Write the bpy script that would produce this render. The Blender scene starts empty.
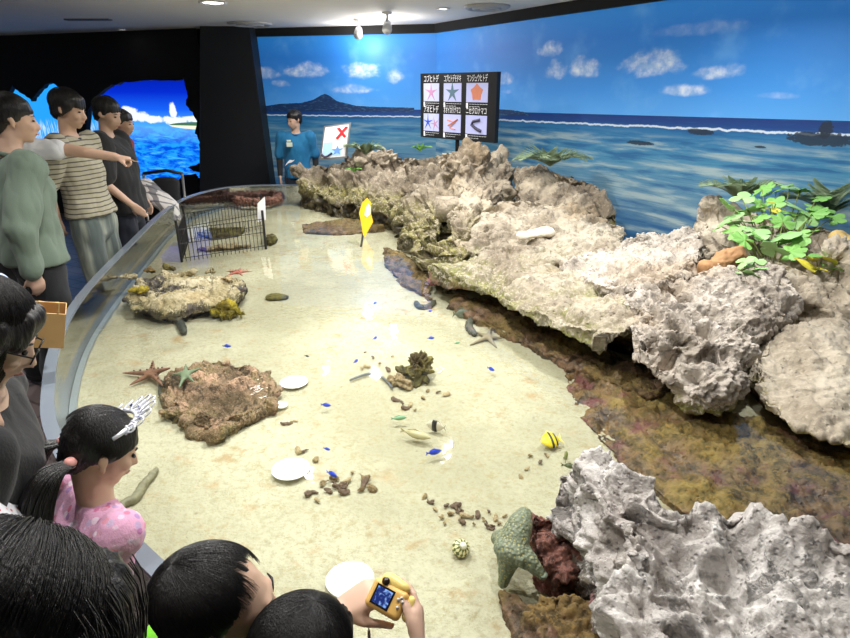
import bpy, bmesh, math, random
import numpy as np
from mathutils import Vector, Matrix, noise, Euler
random.seed(7)
rnd = random.Random(11)
SC = bpy.context.scene
COL = SC.collection
PI = math.pi
V = Vector
# ------------------------------------------------------------------ camera
CAMZ = 1.88; TH = math.radians(21.38); F = 590.0
s_, c_ = math.sin(TH), math.cos(TH)
cam = bpy.data.cameras.new('camera'); cam.sensor_width = 36; cam.lens = F/850*36; cam.clip_start = .02
co = bpy.data.objects.new('camera', cam); COL.objects.link(co)
co.location = (0, 0, CAMZ); co.rotation_euler = (PI/2-TH, 0, 0); SC.camera = co

def ray(px, py):
    u = (px-425)/F; v = (319-py)/F
    return V((u, c_+v*s_, v*c_-s_))
def P(px, py, z):                       # point of the plane z seen at that pixel
    d = ray(px, py); t = (z-CAMZ)/d.z
    return V((0, 0, CAMZ))+d*t
def Q(px, py, Y):                       # point at that forward distance
    d = ray(px, py); return V((0, 0, CAMZ))+d*(Y/d.y)

# ------------------------------------------------------------------ tagging
def tag(o, label=None, cat=None, group=None, kind=None):
    if label: o['label'] = label
    if cat: o['category'] = cat
    if group: o['group'] = group
    if kind: o['kind'] = kind
    return o
def empty(name, loc=(0, 0, 0), rz=0, label=None, cat=None, group=None, kind=None):
    o = bpy.data.objects.new(name, None); COL.objects.link(o)
    o.location = loc; o.rotation_euler = (0, 0, rz); o.empty_display_size = .05
    return tag(o, label, cat, group, kind)
def link(name, me, mat=None, parent=None, smooth=True, loc=None):
    o = bpy.data.objects.new(name, me); COL.objects.link(o)
    if mat:
        me.materials.clear()
        for m in (mat if isinstance(mat, (list, tuple)) else [mat]): me.materials.append(m)
    if smooth: me.polygons.foreach_set('use_smooth', [True]*len(me.polygons))
    if parent: o.parent = parent
    if loc is not None: o.location = loc
    return o
def copy_tree(o, parent=None):
    c = o.copy(); COL.objects.link(c); c.parent = parent
    for ch in list(o.children): copy_tree(ch, c)
    return c
def recenter(o, base=True):             # put a mesh object's origin at its own base
    me = o.data; n = len(me.vertices); a = np.empty(n*3, 'f'); me.vertices.foreach_get('co', a); a = a.reshape(-1, 3)
    c = (a.min(0)+a.max(0))/2
    if base: c[2] = a[:, 2].min()
    a -= c; me.vertices.foreach_set('co', a.ravel()); me.update(); o.location = V(c)+o.location
    return o

# ------------------------------------------------------------------ mesh collector
class MB:
    def __init__(s): s.v = []; s.f = []; s.m = []
    def add(s, vs, fs, mi=0):
        b = len(s.v); s.v += [tuple(v) for v in vs]
        for f in fs: s.f.append(tuple(i+b for i in f)); s.m.append(mi)
    def box(s, c, d, R=None, mi=0):
        vs = []
        for x in (-1, 1):
            for y in (-1, 1):
                for z in (-1, 1):
                    p = V((x*d[0]/2, y*d[1]/2, z*d[2]/2))
                    if R: p = R @ p
                    vs.append(V(c)+p)
        s.add(vs, [(0, 1, 3, 2), (4, 6, 7, 5), (0, 4, 5, 1), (2, 3, 7, 6), (0, 2, 6, 4), (1, 5, 7, 3)], mi)
    def tube(s, pts, r, n=8, mi=0, closed=False):
        pts = [V(p) for p in pts]; k = len(pts); rs = r if isinstance(r, (list, tuple)) else [r]*k
        vs = []; up = V((0, 0, 1)); prev = None
        for i, p in enumerate(pts):
            a = pts[(i-1) % k] if closed or i > 0 else p; b = pts[(i+1) % k] if closed or i < k-1 else p
            t = (b-a).normalized() if (b-a).length > 1e-9 else V((0, 0, 1))
            if prev is None:
                x = t.cross(up)
                if x.length < .05: x = t.cross(V((1, 0, 0)))
                x.normalize()
            else:
                x = (prev-t*prev.dot(t)).normalized()
            prev = x; y = t.cross(x)
            for j in range(n):
                an = 2*PI*j/n; vs.append(p+(x*math.cos(an)+y*math.sin(an))*rs[i])
        fs = []
        for i in range(k if closed else k-1):
            for j in range(n):
                a = i*n+j; b = i*n+(j+1) % n; c = ((i+1) % k)*n+(j+1) % n; d = ((i+1) % k)*n+j
                fs.append((a, b, c, d))
        if not closed: fs.append(tuple(range(n))[::-1]); fs.append(tuple(range((k-1)*n, k*n)))
        s.add(vs, fs, mi)
    def lathe(s, prof, c=(0, 0, 0), n=24, mi=0, R=None):
        vs = []
        for (r, z) in prof:
            for j in range(n):
                a = 2*PI*j/n; p = V((r*math.cos(a), r*math.sin(a), z))
                if R: p = R @ p
                vs.append(V(c)+p)
        fs = []
        for i in range(len(prof)-1):
            for j in range(n): fs.append((i*n+j, i*n+(j+1) % n, (i+1)*n+(j+1) % n, (i+1)*n+j))
        if prof[0][0] > 1e-6: fs.append(tuple(range(n))[::-1])
        if prof[-1][0] > 1e-6: fs.append(tuple(range((len(prof)-1)*n, len(prof)*n)))
        s.add(vs, fs, mi)
    def plate(s, out, t, mi=0):          # closed outline (list of 3D points) thickened by vector t
        n = len(out); t = V(t); a = [V(p) for p in out]; b = [p+t for p in a]
        s.add(a+b, [tuple(range(n))[::-1], tuple(range(n, 2*n))]+[(i, (i+1) % n, n+(i+1) % n, n+i) for i in range(n)], mi)
    def mesh(s, name='m'):
        me = bpy.data.meshes.new(name); me.from_pydata(s.v, [], s.f); me.validate()
        if len(me.polygons) == len(s.m): me.polygons.foreach_set('material_index', s.m)
        bm = bmesh.new(); bm.from_mesh(me); bmesh.ops.recalc_face_normals(bm, faces=bm.faces); bm.to_mesh(me); bm.free()
        return me
    def build(s, name, mat, parent=None, smooth=False, loc=None):
        return link(name, s.mesh(name), mat, parent, smooth, loc)

# ------------------------------------------------------------------ hull sculpting
_S = []
for i in range(8):
    ph = PI*(i+.5)/8
    for j in range(12):
        a = 2*PI*(j+.5*(i % 2))/12; _S.append(V((math.sin(ph)*math.cos(a), math.sin(ph)*math.sin(a), math.cos(ph))))
_S += [V((0, 0, 1)), V((0, 0, -1))]
def E(c, r, R=None):
    c = V(c); r = V((r, r, r)) if isinstance(r, (int, float)) else V(r)
    if R is None: return [c+V((p.x*r.x, p.y*r.y, p.z*r.z)) for p in _S]
    return [c+R @ V((p.x*r.x, p.y*r.y, p.z*r.z)) for p in _S]
def H(*a):
    o = []
    for x in a: o += x
    return o
def chain(pts, rs):
    return [H(E(pts[i], rs[i]), E(pts[i+1], rs[i+1])) for i in range(len(pts)-1)]
def blob(hulls, voxel, smooth=2, disp=None):
    me = bpy.data.meshes.new('hull'); vs = []; fs = []
    for h in hulls:
        bm = bmesh.new()
        for p in h: bm.verts.new(p)
        r = bmesh.ops.convex_hull(bm, input=list(bm.verts))
        bad = [g for g in r['geom_interior'] if isinstance(g, bmesh.types.BMVert)]+[g for g in r['geom_unused'] if isinstance(g, bmesh.types.BMVert)]
        if bad: bmesh.ops.delete(bm, geom=list(set(bad)), context='VERTS')
        bmesh.ops.recalc_face_normals(bm, faces=bm.faces)
        bm.verts.index_update(); b = len(vs)
        vs += [v.co[:] for v in bm.verts]; fs += [tuple(v.index+b for v in f.verts) for f in bm.faces]; bm.free()
    me.from_pydata(vs, [], fs)
    o = bpy.data.objects.new('tmp', me); COL.objects.link(o)
    m = o.modifiers.new('r', 'REMESH'); m.mode = 'VOXEL'; m.voxel_size = voxel; m.adaptivity = 0
    if smooth:
        q = o.modifiers.new('s', 'SMOOTH'); q.factor = .6; q.iterations = smooth
    dg = bpy.context.evaluated_depsgraph_get(); dg.update()
    out = bpy.data.meshes.new_from_object(o.evaluated_get(dg))
    bpy.data.objects.remove(o); bpy.data.meshes.remove(me)
    if disp: displace(out, disp)
    return out
def displace(me, fn):
    n = len(me.vertices); a = np.empty(n*3, 'f'); me.vertices.foreach_get('co', a); a = a.reshape(-1, 3)
    nr = np.empty(n*3, 'f'); me.vertex_normals.foreach_get('vector', nr); nr = nr.reshape(-1, 3)
    d = np.array([fn(V(p), V(q)) for p, q in zip(a.tolist(), nr.tolist())], 'f')
    if d.ndim == 1: a += nr*d[:, None]
    else: a += d
    me.vertices.foreach_set('co', a.ravel()); me.update()
def rockdisp(A=.05, f=4, pit=.03, pf=9, fine=.006, seed=0, strat=0, lump=0., lf=5., grain=0.):
    off = V((seed*3.1, seed*1.7, seed*.9))
    def fn(p, n):
        q = p+off
        w = noise.noise_vector(q*2.3)*.12
        d = A*noise.fractal(q*f*.5+w, 1., 2.1, 3)
        bl = abs(noise.noise(q*f+w*3)); d += A*.75*(bl-.25)
        b2 = abs(noise.noise(q*f*2.7+w*6)); d += A*.42*(b2-.25)
        if pit:
            m = noise.noise(q*2.2+V((5, 1, 2)))+.15
            if m > 0:
                r = noise.voronoi(q*pf+w*9)[0][0]
                d -= pit*min(1, m*3.5)*min(1, max(0, 1-r*1.9)*1.9)
            r = noise.voronoi(q*pf*2.6+w*9)[0][0]
            d -= pit*.35*max(0, 1-r*2.0)*min(1, max(0, m+.35)*2)
        if lump:
            r = noise.voronoi(q*lf+w*5)[0]; d += lump*(min(1, (r[1]-r[0])*1.8)**.5-.8)
            r = noise.voronoi(q*lf*2.9+w*9)[0]; d += lump*.42*(min(1, (r[1]-r[0])*1.8)**.5-.8)
        if grain:
            a_ = (q.x-q.y)*.7; b_ = (q.x+q.y)*.7; d -= grain*abs(noise.noise(V((a_*5, b_*15, q.z*13))))*1.6-grain*.3; d -= grain*1.3*max(0, noise.noise(V((a_*4, b_*8, q.z*9+4)))-.12)*2
        d += fine*noise.fractal(q*f*9, .8, 2.1, 3)
        if strat: d += strat*noise.noise(V((q.x*1.5+q.y, q.y*2, q.z*26+q.x*6)))
        return d
    return fn
def cloth(a=.006, f=9, seed=0):
    o = V((seed, seed*.7, 0))
    return lambda p, n: a*(noise.noise(p*f+o)+.6*abs(noise.noise(V((p.x*f*2, p.y*f*2, p.z*f*.8))+o)))

# ------------------------------------------------------------------ materials
class NT:
    def __init__(s, name):
        s.m = bpy.data.materials.new(name); s.m.use_nodes = True; s.t = s.m.node_tree; s.N = s.t.nodes; s.L = s.t.links
        s.N.clear(); s.out = s.N.new('ShaderNodeOutputMaterial')
    def n(s, typ, ins=None, **kw):
        x = s.N.new('ShaderNode'+typ)
        for k, v in kw.items(): setattr(x, k, v)
        for k, v in (ins or {}).items(): s.put(x.inputs[k], v)
        return x
    def put(s, sock, v):
        if isinstance(v, bpy.types.NodeSocket): s.L.new(v, sock)
        elif isinstance(v, bpy.types.Node): s.L.new(v.outputs[0], sock)
        else:
            if isinstance(v, (tuple, list)) and len(v) == 3 and len(sock.default_value) == 4: v = (*v, 1)
            sock.default_value = v
    def math(s, op, a, b=0, c=None, clamp=False):
        x = s.N.new('ShaderNodeMath'); x.operation = op; x.use_clamp = clamp
        s.put(x.inputs[0], a); s.put(x.inputs[1], b)
        if c is not None: s.put(x.inputs[2], c)
        return x.outputs[0]
    def mix(s, f, a, b):
        x = s.N.new('ShaderNodeMix'); x.data_type = 'RGBA'
        s.put(x.inputs[0], f); s.put(x.inputs[6], a); s.put(x.inputs[7], b); return x.outputs[2]
    def step(s, v, a, b):                # smooth 0..1 between a and b
        x = s.N.new('ShaderNodeMapRange'); x.interpolation_type = 'SMOOTHSTEP'
        s.put(x.inputs[0], v); x.inputs[1].default_value = a; x.inputs[2].default_value = b; return x.outputs[0]
    def noise(s, vec, sc, det=4, rough=.55, dist=0):
        return s.n('TexNoise', {'Vector': vec, 'Scale': sc, 'Detail': det, 'Roughness': rough, 'Distortion': dist}).outputs[0]
    def coord(s, k='Object'): return s.N.new('ShaderNodeTexCoord').outputs[k]
    def pos(s): return s.N.new('ShaderNodeNewGeometry').outputs['Position']
    def mapv(s, vec, sc=(1, 1, 1), rot=(0, 0, 0), loc=(0, 0, 0)):
        return s.n('Mapping', {'Vector': vec, 'Scale': sc, 'Rotation': rot, 'Location': loc}).outputs[0]
    def sep(s, v): return s.n('SeparateXYZ', {0: v}).outputs
    def comb(s, x, y, z): return s.n('CombineXYZ', {0: x, 1: y, 2: z}).outputs[0]
    def bump(s, h, st=.3, d=.01, nrm=None):
        x = s.n('Bump', {'Strength': st, 'Distance': d, 'Height': h})
        if nrm: s.L.new(nrm, x.inputs['Normal'])
        return x.outputs[0]
    def ramp(s, v, stops):
        x = s.N.new('ShaderNodeValToRGB'); s.put(x.inputs[0], v); e = x.color_ramp.elements
        while len(e) < len(stops): e.new(.5)
        for k, (p, c) in enumerate(stops): e[k].position = p; e[k].color = (*c, 1)
        return x.outputs[0]
    def bsdf(s, **kw):
        x = s.N.new('ShaderNodeBsdfPrincipled')
        for k, v in kw.items(): s.put(x.inputs[k.replace('_', ' ')], v)
        s.L.new(x.outputs[0], s.out.inputs[0]); return x
def srgb(r, g, b):
    f = lambda x: ((x/255+.055)/1.055)**2.4 if x > 10 else x/255/12.92
    return (f(r), f(g), f(b))
_cache = {}
def plain(name, rgb, rough=.6, metal=0, emit=0, var=.12, sc=30, bump=.15, coat=0):
    if name in _cache: return _cache[name]
    t = NT(name); nz = t.noise(t.coord(), sc)
    a = tuple(c*(1-var) for c in rgb); b = tuple(min(1, c*(1+var)) for c in rgb)
    kw = dict(Base_Color=t.mix(nz, a, b), Roughness=rough, Metallic=metal, Normal=t.bump(nz, bump, .003), Coat_Weight=coat)
    if emit: kw['Emission_Color'] = rgb; kw['Emission_Strength'] = emit
    t.bsdf(**kw); _cache[name] = t.m; return t.m

def rock_mat(name, light, dark, algae=(.16, .15, .03), wet=(.08, .045, .03), pink=None, z_al=.80, z_wet=.70, w=.10, sc=1., speck=.35, bump=.7, shade_patch=0):
    t = NT(name); p = t.pos(); z = t.sep(p)[2]
    n1 = t.noise(p, 2.6*sc, 6, .6); n2 = t.noise(p, 14*sc, 8, .65); n3 = t.noise(p, 55*sc, 5, .6)
    base = t.mix(t.step(n1, .36, .64), dark, light)
    base = t.mix(t.math('MULTIPLY', t.step(n2, .5, .66), speck), base, tuple(c*.30 for c in dark))
    base = t.mix(t.math('MULTIPLY', t.step(n3, .52, .7), .35), base, tuple(min(1, c*1.3) for c in light))
    base = t.mix(t.math('MULTIPLY', t.step(t.noise(t.mapv(p, loc=(4, 2, 7)), 1.7, 3), .55, .7), .35), base, (light[0]*.95, light[1]*.8, light[2]*.6))
    if shade_patch: base = t.mix(t.math('MULTIPLY', t.step(t.noise(t.mapv(p, (1, 1, 1), (0, 0, .8), (2, 5, 1)), 7*sc, 6, .7, .6), .57, .62), shade_patch), base, tuple(c*.16 for c in dark))  # dark blotches painted into the colour for shaded cavities
    zz = t.math('ADD', z, t.math('MULTIPLY', t.math('SUBTRACT', n1, .5), -.35))
    zz = t.math('ADD', zz, t.math('MULTIPLY', t.math('SUBTRACT', n2, .5), -.16))
    al = t.mix(t.step(n2, .35, .65), tuple(c*.35 for c in algae), tuple(c*1.5 for c in algae))
    al = t.mix(t.step(n3, .5, .62), al, tuple(c*.9 for c in light))
    fa = t.math('SUBTRACT', 1, t.step(zz, z_al-w, z_al+w*.4))
    col = t.mix(fa, base, al)
    wetc = t.mix(t.step(n2, .4, .62), tuple(c*.3 for c in wet), tuple(c*1.8 for c in wet))
    if pink: wetc = t.mix(t.step(t.noise(t.mapv(p, loc=(9, 3, 1)), 7, 4), .5, .62), wetc, pink)
    fw = t.math('SUBTRACT', 1, t.step(zz, z_wet-w*.5, z_wet+w*.4))
    col = t.mix(fw, col, wetc)
    ro = t.math('SUBTRACT', .9, t.math('MULTIPLY', fw, .45))
    h = t.math('ADD', t.math('MULTIPLY', n2, .6), t.math('MULTIPLY', n3, .35))
    vo = t.n('TexVoronoi', {'Vector': p, 'Scale': 38*sc}).outputs[0]
    h = t.math('ADD', h, t.math('MULTIPLY', t.step(vo, .0, .35), .35))
    t.bsdf(Base_Color=col, Roughness=ro, Normal=t.bump(h, bump, .02))
    return t.m

M = {}
M['black'] = plain('matte_black', (.006, .006, .007), .85)
M['metal'] = plain('dull_metal', (.35, .36, .38), .35, .9)
M['white'] = plain('white_plastic', (.8, .8, .82), .35)

# ================================================================== SETTING
ZC = 2.6
K = Q(437, 24, 7.93); K = V((.14, 7.93, 0))
A_ = V((-2.42, 8.58, 0))                      # left end of the back mural
dirR = (V((1.37, 5.85, 0))-K).normalized()
B_ = K+dirR*7.0                               # right end
# floor
def floor_mat():
    t = NT('slate_floor_tiles'); p = t.pos()
    b = t.n('TexBrick', {'Vector': t.mapv(p, (1, 1, 1), (0, 0, .5)), 'Scale': 1.6, 'Color1': (.10, .095, .10, 1), 'Color2': (.17, .15, .15, 1), 'Mortar': (.03, .03, .035, 1), 'Mortar Size': .015})
    c = t.mix(t.math('MULTIPLY', t.noise(p, 6, 6), .6), b.outputs[0], (.20, .12, .10))
    t.bsdf(Base_Color=c, Roughness=.38, Normal=t.bump(b.outputs[1], .4, .01)); return t.m
m = MB(); m.box((-1, 4, -.05), (16, 16, .1)); tag(m.build('floor', floor_mat()), kind='structure')
def ceil_mat():
    t = NT('ceiling_plaster'); n = t.noise(t.pos(), 8, 4)
    t.bsdf(Base_Color=t.mix(n, (.80, .76, .70), (.86, .82, .76)), Roughness=.9); return t.m
m = MB(); m.box((-1, 4, ZC+.05), (16, 16, .1)); tag(m.build('ceiling', ceil_mat()), kind='structure')

# ---- mural
def wcoord(px, py, a, d):                     # hit a vertical wall through a along d: (distance along, height)
    r = ray(px, py); n = V((d.y, -d.x, 0)); t = (a-V((0, 0, CAMZ))).dot(n)/r.dot(n)
    h = V((0, 0, CAMZ))+r*t; return ((h-a).dot(d), h.z)
dirL = (K-A_).normalized()
def mural_mat(name, a, d, clouds, island, rocks, pale, hz, sw=1., slope=0.):
    t = NT(name); uv = t.n('UVMap', uv_map='UVMap').outputs[0]; sp = t.sep(uv); u, v = sp[0], sp[1]
    w = t.noise(uv, 3, 5)
    if slope: hz = t.math('ADD', hz, t.math('MULTIPLY', u, slope))
    # printed sky
    h = t.math('SUBTRACT', v, hz)
    sky = t.ramp(t.math('DIVIDE', h, 1.25, clamp=True), [(0, srgb(78, 148, 214)), (.16, srgb(58, 134, 210)), (.5, srgb(40, 116, 200)), (.8, srgb(48, 140, 220)), (1, srgb(88, 180, 240))])
    sky = t.mix(t.math('MULTIPLY', t.step(w, .5, .8), .35), sky, srgb(120, 175, 225))
    cmask = 0.0
    cw = t.noise(t.mapv(uv, (1, 1.5, 1)), 6, 5, .55)
    cwo = t.math('MULTIPLY', t.math('SUBTRACT', cw, .5), 2.0)
    for (px, py, rx, ry, k) in clouds:
        cu, cz = wcoord(px, py, a, d); cu2, _ = wcoord(px+rx, py, a, d); _, cz2 = wcoord(px, py-ry, a, d)
        ru, rz = abs(cu2-cu), abs(cz2-cz)
        du = t.math('DIVIDE', t.math('SUBTRACT', u, cu), ru*1.25); dv = t.math('DIVIDE', t.math('SUBTRACT', v, cz), rz*1.35)
        dv = t.math('MULTIPLY', dv, t.math('ADD', 1, t.math('MULTIPLY', t.math('LESS_THAN', dv, 0), .5)))
        r = t.math('ADD', t.math('MULTIPLY', du, du), t.math('MULTIPLY', dv, dv))
        r = t.math('ADD', t.math('SUBTRACT', 1, r), cwo)
        c = t.math('MULTIPLY', t.step(r, .15, 1.25), k)
        cmask = t.math('MAXIMUM', cmask, c)
    cc = t.mix(t.step(t.noise(uv, 14, 3), .35, .7), srgb(150, 178, 214), srgb(226, 230, 240))
    sky = t.mix(cmask, sky, cc)
    # printed sea: depth below the horizon
    dep = t.math('SUBTRACT', hz, v)
    st = t.mapv(uv, (.55, 5.5, 1)); s1 = t.noise(st, 2.6, 6, .6, .3); s2 = t.noise(t.mapv(uv, (1.2, 14, 1), loc=(3, 1, 0)), 4, 5, .6)
    dw = t.math('ADD', dep, t.math('MULTIPLY', t.math('SUBTRACT', s1, .5), .06))
    sea = t.ramp(t.math('DIVIDE', dw, 1.3, clamp=True), [(0, srgb(10, 44, 106)), (.045, srgb(14, 56, 118)), (.09, srgb(30, 96, 142)), (.25, srgb(58, 116, 148)), (.5, srgb(84, 120, 142)), (.75, srgb(44, 88, 126)), (1, srgb(20, 54, 96))])
    sea = t.mix(t.math('MULTIPLY', t.math('MULTIPLY', t.step(s1, .46, .66), pale), t.step(dep, .1, .22)), sea, srgb(150, 166, 166))
    sea = t.mix(t.math('MULTIPLY', t.math('SUBTRACT', 1, t.step(s1, .36, .47)), .65), sea, srgb(18, 66, 118))
    sea = t.mix(t.math('MULTIPLY', t.step(s2, .56, .7), .4), sea, srgb(26, 84, 132))
    # surf line
    sf = t.math('ABSOLUTE', t.math('SUBTRACT', t.math('ADD', dep, t.math('MULTIPLY', t.math('SUBTRACT', t.noise(t.mapv(uv, (2.5, 1, 1)), 6, 3), .5), .035)), .085))
    sea = t.mix(t.math('MULTIPLY', t.math('SUBTRACT', 1, t.step(sf, .012*sw, .026*sw)), .85*sw**.3), sea, srgb(222, 232, 240))
    col = t.mix(t.math('GREATER_THAN', dep, 0), sky, sea)
    if island:
        pts = [wcoord(px, py, a, d) for px, py in island]
        fc = t.N.new('ShaderNodeFloatCurve'); cu = fc.mapping.curves[0]
        us = [p[0] for p in pts]; u0, u1 = min(us), max(us)
        base = HZ-.05
        while len(cu.points) < len(pts): cu.points.new(.5, .5)
        for k, p in enumerate(pts): cu.points[k].location = ((p[0]-u0)/(u1-u0), max(0, (p[1]-base)/.5)); cu.points[k].handle_type = 'VECTOR'
        fc.mapping.update(); t.put(fc.inputs[1], t.math('DIVIDE', t.math('SUBTRACT', u, u0), u1-u0, clamp=True))
        top = t.math('ADD', t.math('MULTIPLY', fc.outputs[0], .5), base)
        top = t.math('ADD', top, t.math('MULTIPLY', t.math('SUBTRACT', t.noise(uv, 30, 3), .5), .012))
        isl = t.math('MULTIPLY', t.math('LESS_THAN', v, top), t.math('GREATER_THAN', v, t.math('SUBTRACT', hz, .035)))
        isl = t.math('MULTIPLY', isl, t.math('MULTIPLY', t.math('GREATER_THAN', u, u0), t.math('LESS_THAN', u, u1)))
        ic = t.mix(t.step(t.noise(t.mapv(uv, (1, 3, 1)), 16, 4), .5, .7), srgb(18, 44, 84), srgb(52, 88, 120))
        col = t.mix(isl, col, ic)
    for (px, py, rx, ry) in rocks:
        cu, cz = wcoord(px, py, a, d); cu2, _ = wcoord(px+rx, py, a, d); _, cz2 = wcoord(px, py-ry, a, d)
        du = t.math('DIVIDE', t.math('SUBTRACT', u, cu), abs(cu2-cu)); dv = t.math('DIVIDE', t.math('SUBTRACT', v, cz), abs(cz2-cz))
        r = t.math('ADD', t.math('MULTIPLY', du, du), t.math('MULTIPLY', dv, dv))
        r = t.math('ADD', r, t.math('MULTIPLY', t.math('SUBTRACT', t.noise(uv, 40, 4, .7), .5), 2.6))
        col = t.mix(t.math('MULTIPLY', t.math('LESS_THAN', r, 1), .9), col, srgb(24, 36, 52))
    t.bsdf(Base_Color=col, Roughness=.55, Emission_Color=col, Emission_Strength=MUR)
    return t.m
MUR = .33                                      # glow put into the print in place of lamps washing the wall
def wall_quad(name, a, b, z0, z1, mat, thick, parent=None, kind=None):
    d = (b-a); L = d.length; d = d.normalized(); n = V((-d.y, d.x, 0))
    me = bpy.data.meshes.new(name)
    vs = [a+V((0, 0, z0)), b+V((0, 0, z0)), b+V((0, 0, z1)), a+V((0, 0, z1))]; vs += [p+n*thick for p in vs]
    me.from_pydata([v[:] for v in vs], [], [(0, 1, 2, 3), (7, 6, 5, 4), (4, 5, 1, 0), (5, 6, 2, 1), (6, 7, 3, 2), (7, 4, 0, 3)])
    uv = me.uv_layers.new(name='UVMap')
    for poly in me.polygons:
        for li in poly.loop_indices:
            p = V(vs[me.loops[li].vertex_index]); uv.data[li].uv = ((p-a).dot(d), p.z)
    o = link(name, me, mat, parent, smooth=False)
    if kind: o['kind'] = kind
    return o
HZ = wcoord(437, 110, K, dirR)[1]; UR, HZR = wcoord(850, 121, K, dirR)
cl_back = [(286, 74, 14, 7, .75), (328, 71, 22, 9, .85), (385, 72, 20, 9, .8), (302, 84, 10, 4, .6), (375, 90, 22, 5, .5), (418, 78, 10, 8, .6), (270, 84, 8, 4, .5)]
cl_right = [(550, 50, 13, 9, .8), (556, 72, 12, 11, .75), (585, 70, 17, 12, .9), (652, 66, 32, 15, .9), (718, 73, 25, 9, .8), (685, 91, 26, 7, .75), (700, 30, 60, 8, .18), (505, 80, 9, 7, .6), (775, 96, 26, 4, .25), (506, 92, 6, 3, .3)]
isl = [(255, 112), (264, 107), (280, 107), (300, 104), (322, 103), (334, 100), (343, 95), (346, 94), (350, 95), (358, 101), (378, 106), (400, 107), (437, 108)]
isl = [(x, y-0.) for x, y in isl]
mb_back = mural_mat('mural_print_back', A_, dirL, cl_back, isl, [], .4, wcoord(345, 109, A_, dirL)[1], .35)
isl2 = [(437, 107), (450, 108), (470, 107), (495, 109), (512, 110), (524, 112), (530, 114)]
mb_right = mural_mat('mural_print_right', K, dirR, cl_right, isl2, [(820, 139, 36, 7), (826, 130, 7, 9), (700, 132, 14, 3), (640, 143, 14, 2.2), (760, 147, 6, 1.2)], .8, HZ, .4, (HZR-HZ)/UR)
zt = wcoord(437, 33, K, dirR)[1]; zt2 = wcoord(254, 41, A_, dirL)[1]
wall_quad('wall_back', A_-dirL*.3, K, 0, zt, mb_back, .1, kind='structure')
wall_quad('wall_right', K, B_, 0, zt, mb_right, .1, kind='structure')
m = MB()
for a, b, d in ((A_-dirL*.3, K, dirL), (K, B_, dirR)):
    n = V((d.y, -d.x, 0))
    m.add([a+n*.04+V((0, 0, zt)), b+n*.04+V((0, 0, zt)), b+n*.04+V((0, 0, ZC)), a+n*.04+V((0, 0, ZC)), a-n*.1+V((0, 0, zt)), b-n*.1+V((0, 0, zt)), b-n*.1+V((0, 0, ZC)), a-n*.1+V((0, 0, ZC))],
          [(0, 1, 2, 3), (7, 6, 5, 4), (4, 5, 1, 0), (5, 6, 2, 1), (6, 7, 3, 2), (7, 4, 0, 3)])
tag(m.build('trim_1', M['black']), kind='structure')

# ---- black cave wall on the left, cut open onto a lit picture
LW0 = V((-9.0, 10.6, 0)); LW1 = V((-2.95, 8.45, 0)); dW = (LW1-LW0).normalized()
nW = V((dW.y, -dW.x, 0))                       # towards the camera
def wp(px, py):
    u, z = wcoord(px, py, LW0, dW); return (u, z)
hole1 = [(96, 96), (104, 90), (112, 85), (124, 82), (140, 80), (160, 81), (183, 80), (186, 88), (187, 98), (185, 103), (190, 110), (196, 118), (197, 126), (195, 133), (199, 140), (200, 148), (203, 156), (204, 160), (198, 164), (188, 168), (196, 172), (203, 173), (204, 180), (201, 187), (199, 184), (197, 179), (192, 175), (183, 176), (178, 181), (170, 180), (165, 184), (160, 192), (150, 186), (140, 184), (120, 190), (100, 190), (92, 180), (90, 150), (86, 130), (88, 110)]
hole2 = [(12, 84), (16, 90), (22, 93), (29, 98), (31, 101), (34, 96), (38, 92), (44, 85), (52, 83), (60, 89), (64, 96), (66, 110), (60, 130), (50, 160), (30, 180), (10, 180), (-20, 150), (-10, 120), (5, 100)]
def cave_wall():
    bm = bmesh.new(); L = (LW1-LW0).length
    loops = []
    outer = [(0, 0), (L, 0), (L, ZC), (0, ZC)]
    def ring(pts):
        vs = [bm.verts.new((LW0+dW*p[0])[:2]+(p[1],)) for p in pts]
        return [bm.edges.new((vs[i], vs[(i+1) % len(vs)])) for i in range(len(vs))]
    es = ring(outer)
    for h in (hole1, hole2):
        pts = []
        for i, p in enumerate(h):
            a = V(wp(*p)); b = V(wp(*h[(i+1) % len(h)])); 
            for k in range(3): pts.append(a.lerp(b, k/3)+V((rnd.uniform(-1, 1), rnd.uniform(-1, 1)))*.012)
        es += ring(pts)
    bmesh.ops.triangle_fill(bm, edges=es, use_beauty=True)
    r = bmesh.ops.extrude_face_region(bm, geom=bm.faces[:])
    bmesh.ops.translate(bm, verts=[g for g in r['geom'] if isinstance(g, bmesh.types.BMVert)], vec=-nW*.08)
    bmesh.ops.recalc_face_normals(bm, faces=bm.faces)
    me = bpy.data.meshes.new('wall_left'); bm.to_mesh(me); bm.free(); return me
tag(link('wall_left', cave_wall(), M['black'], smooth=False), kind='structure')
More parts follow.
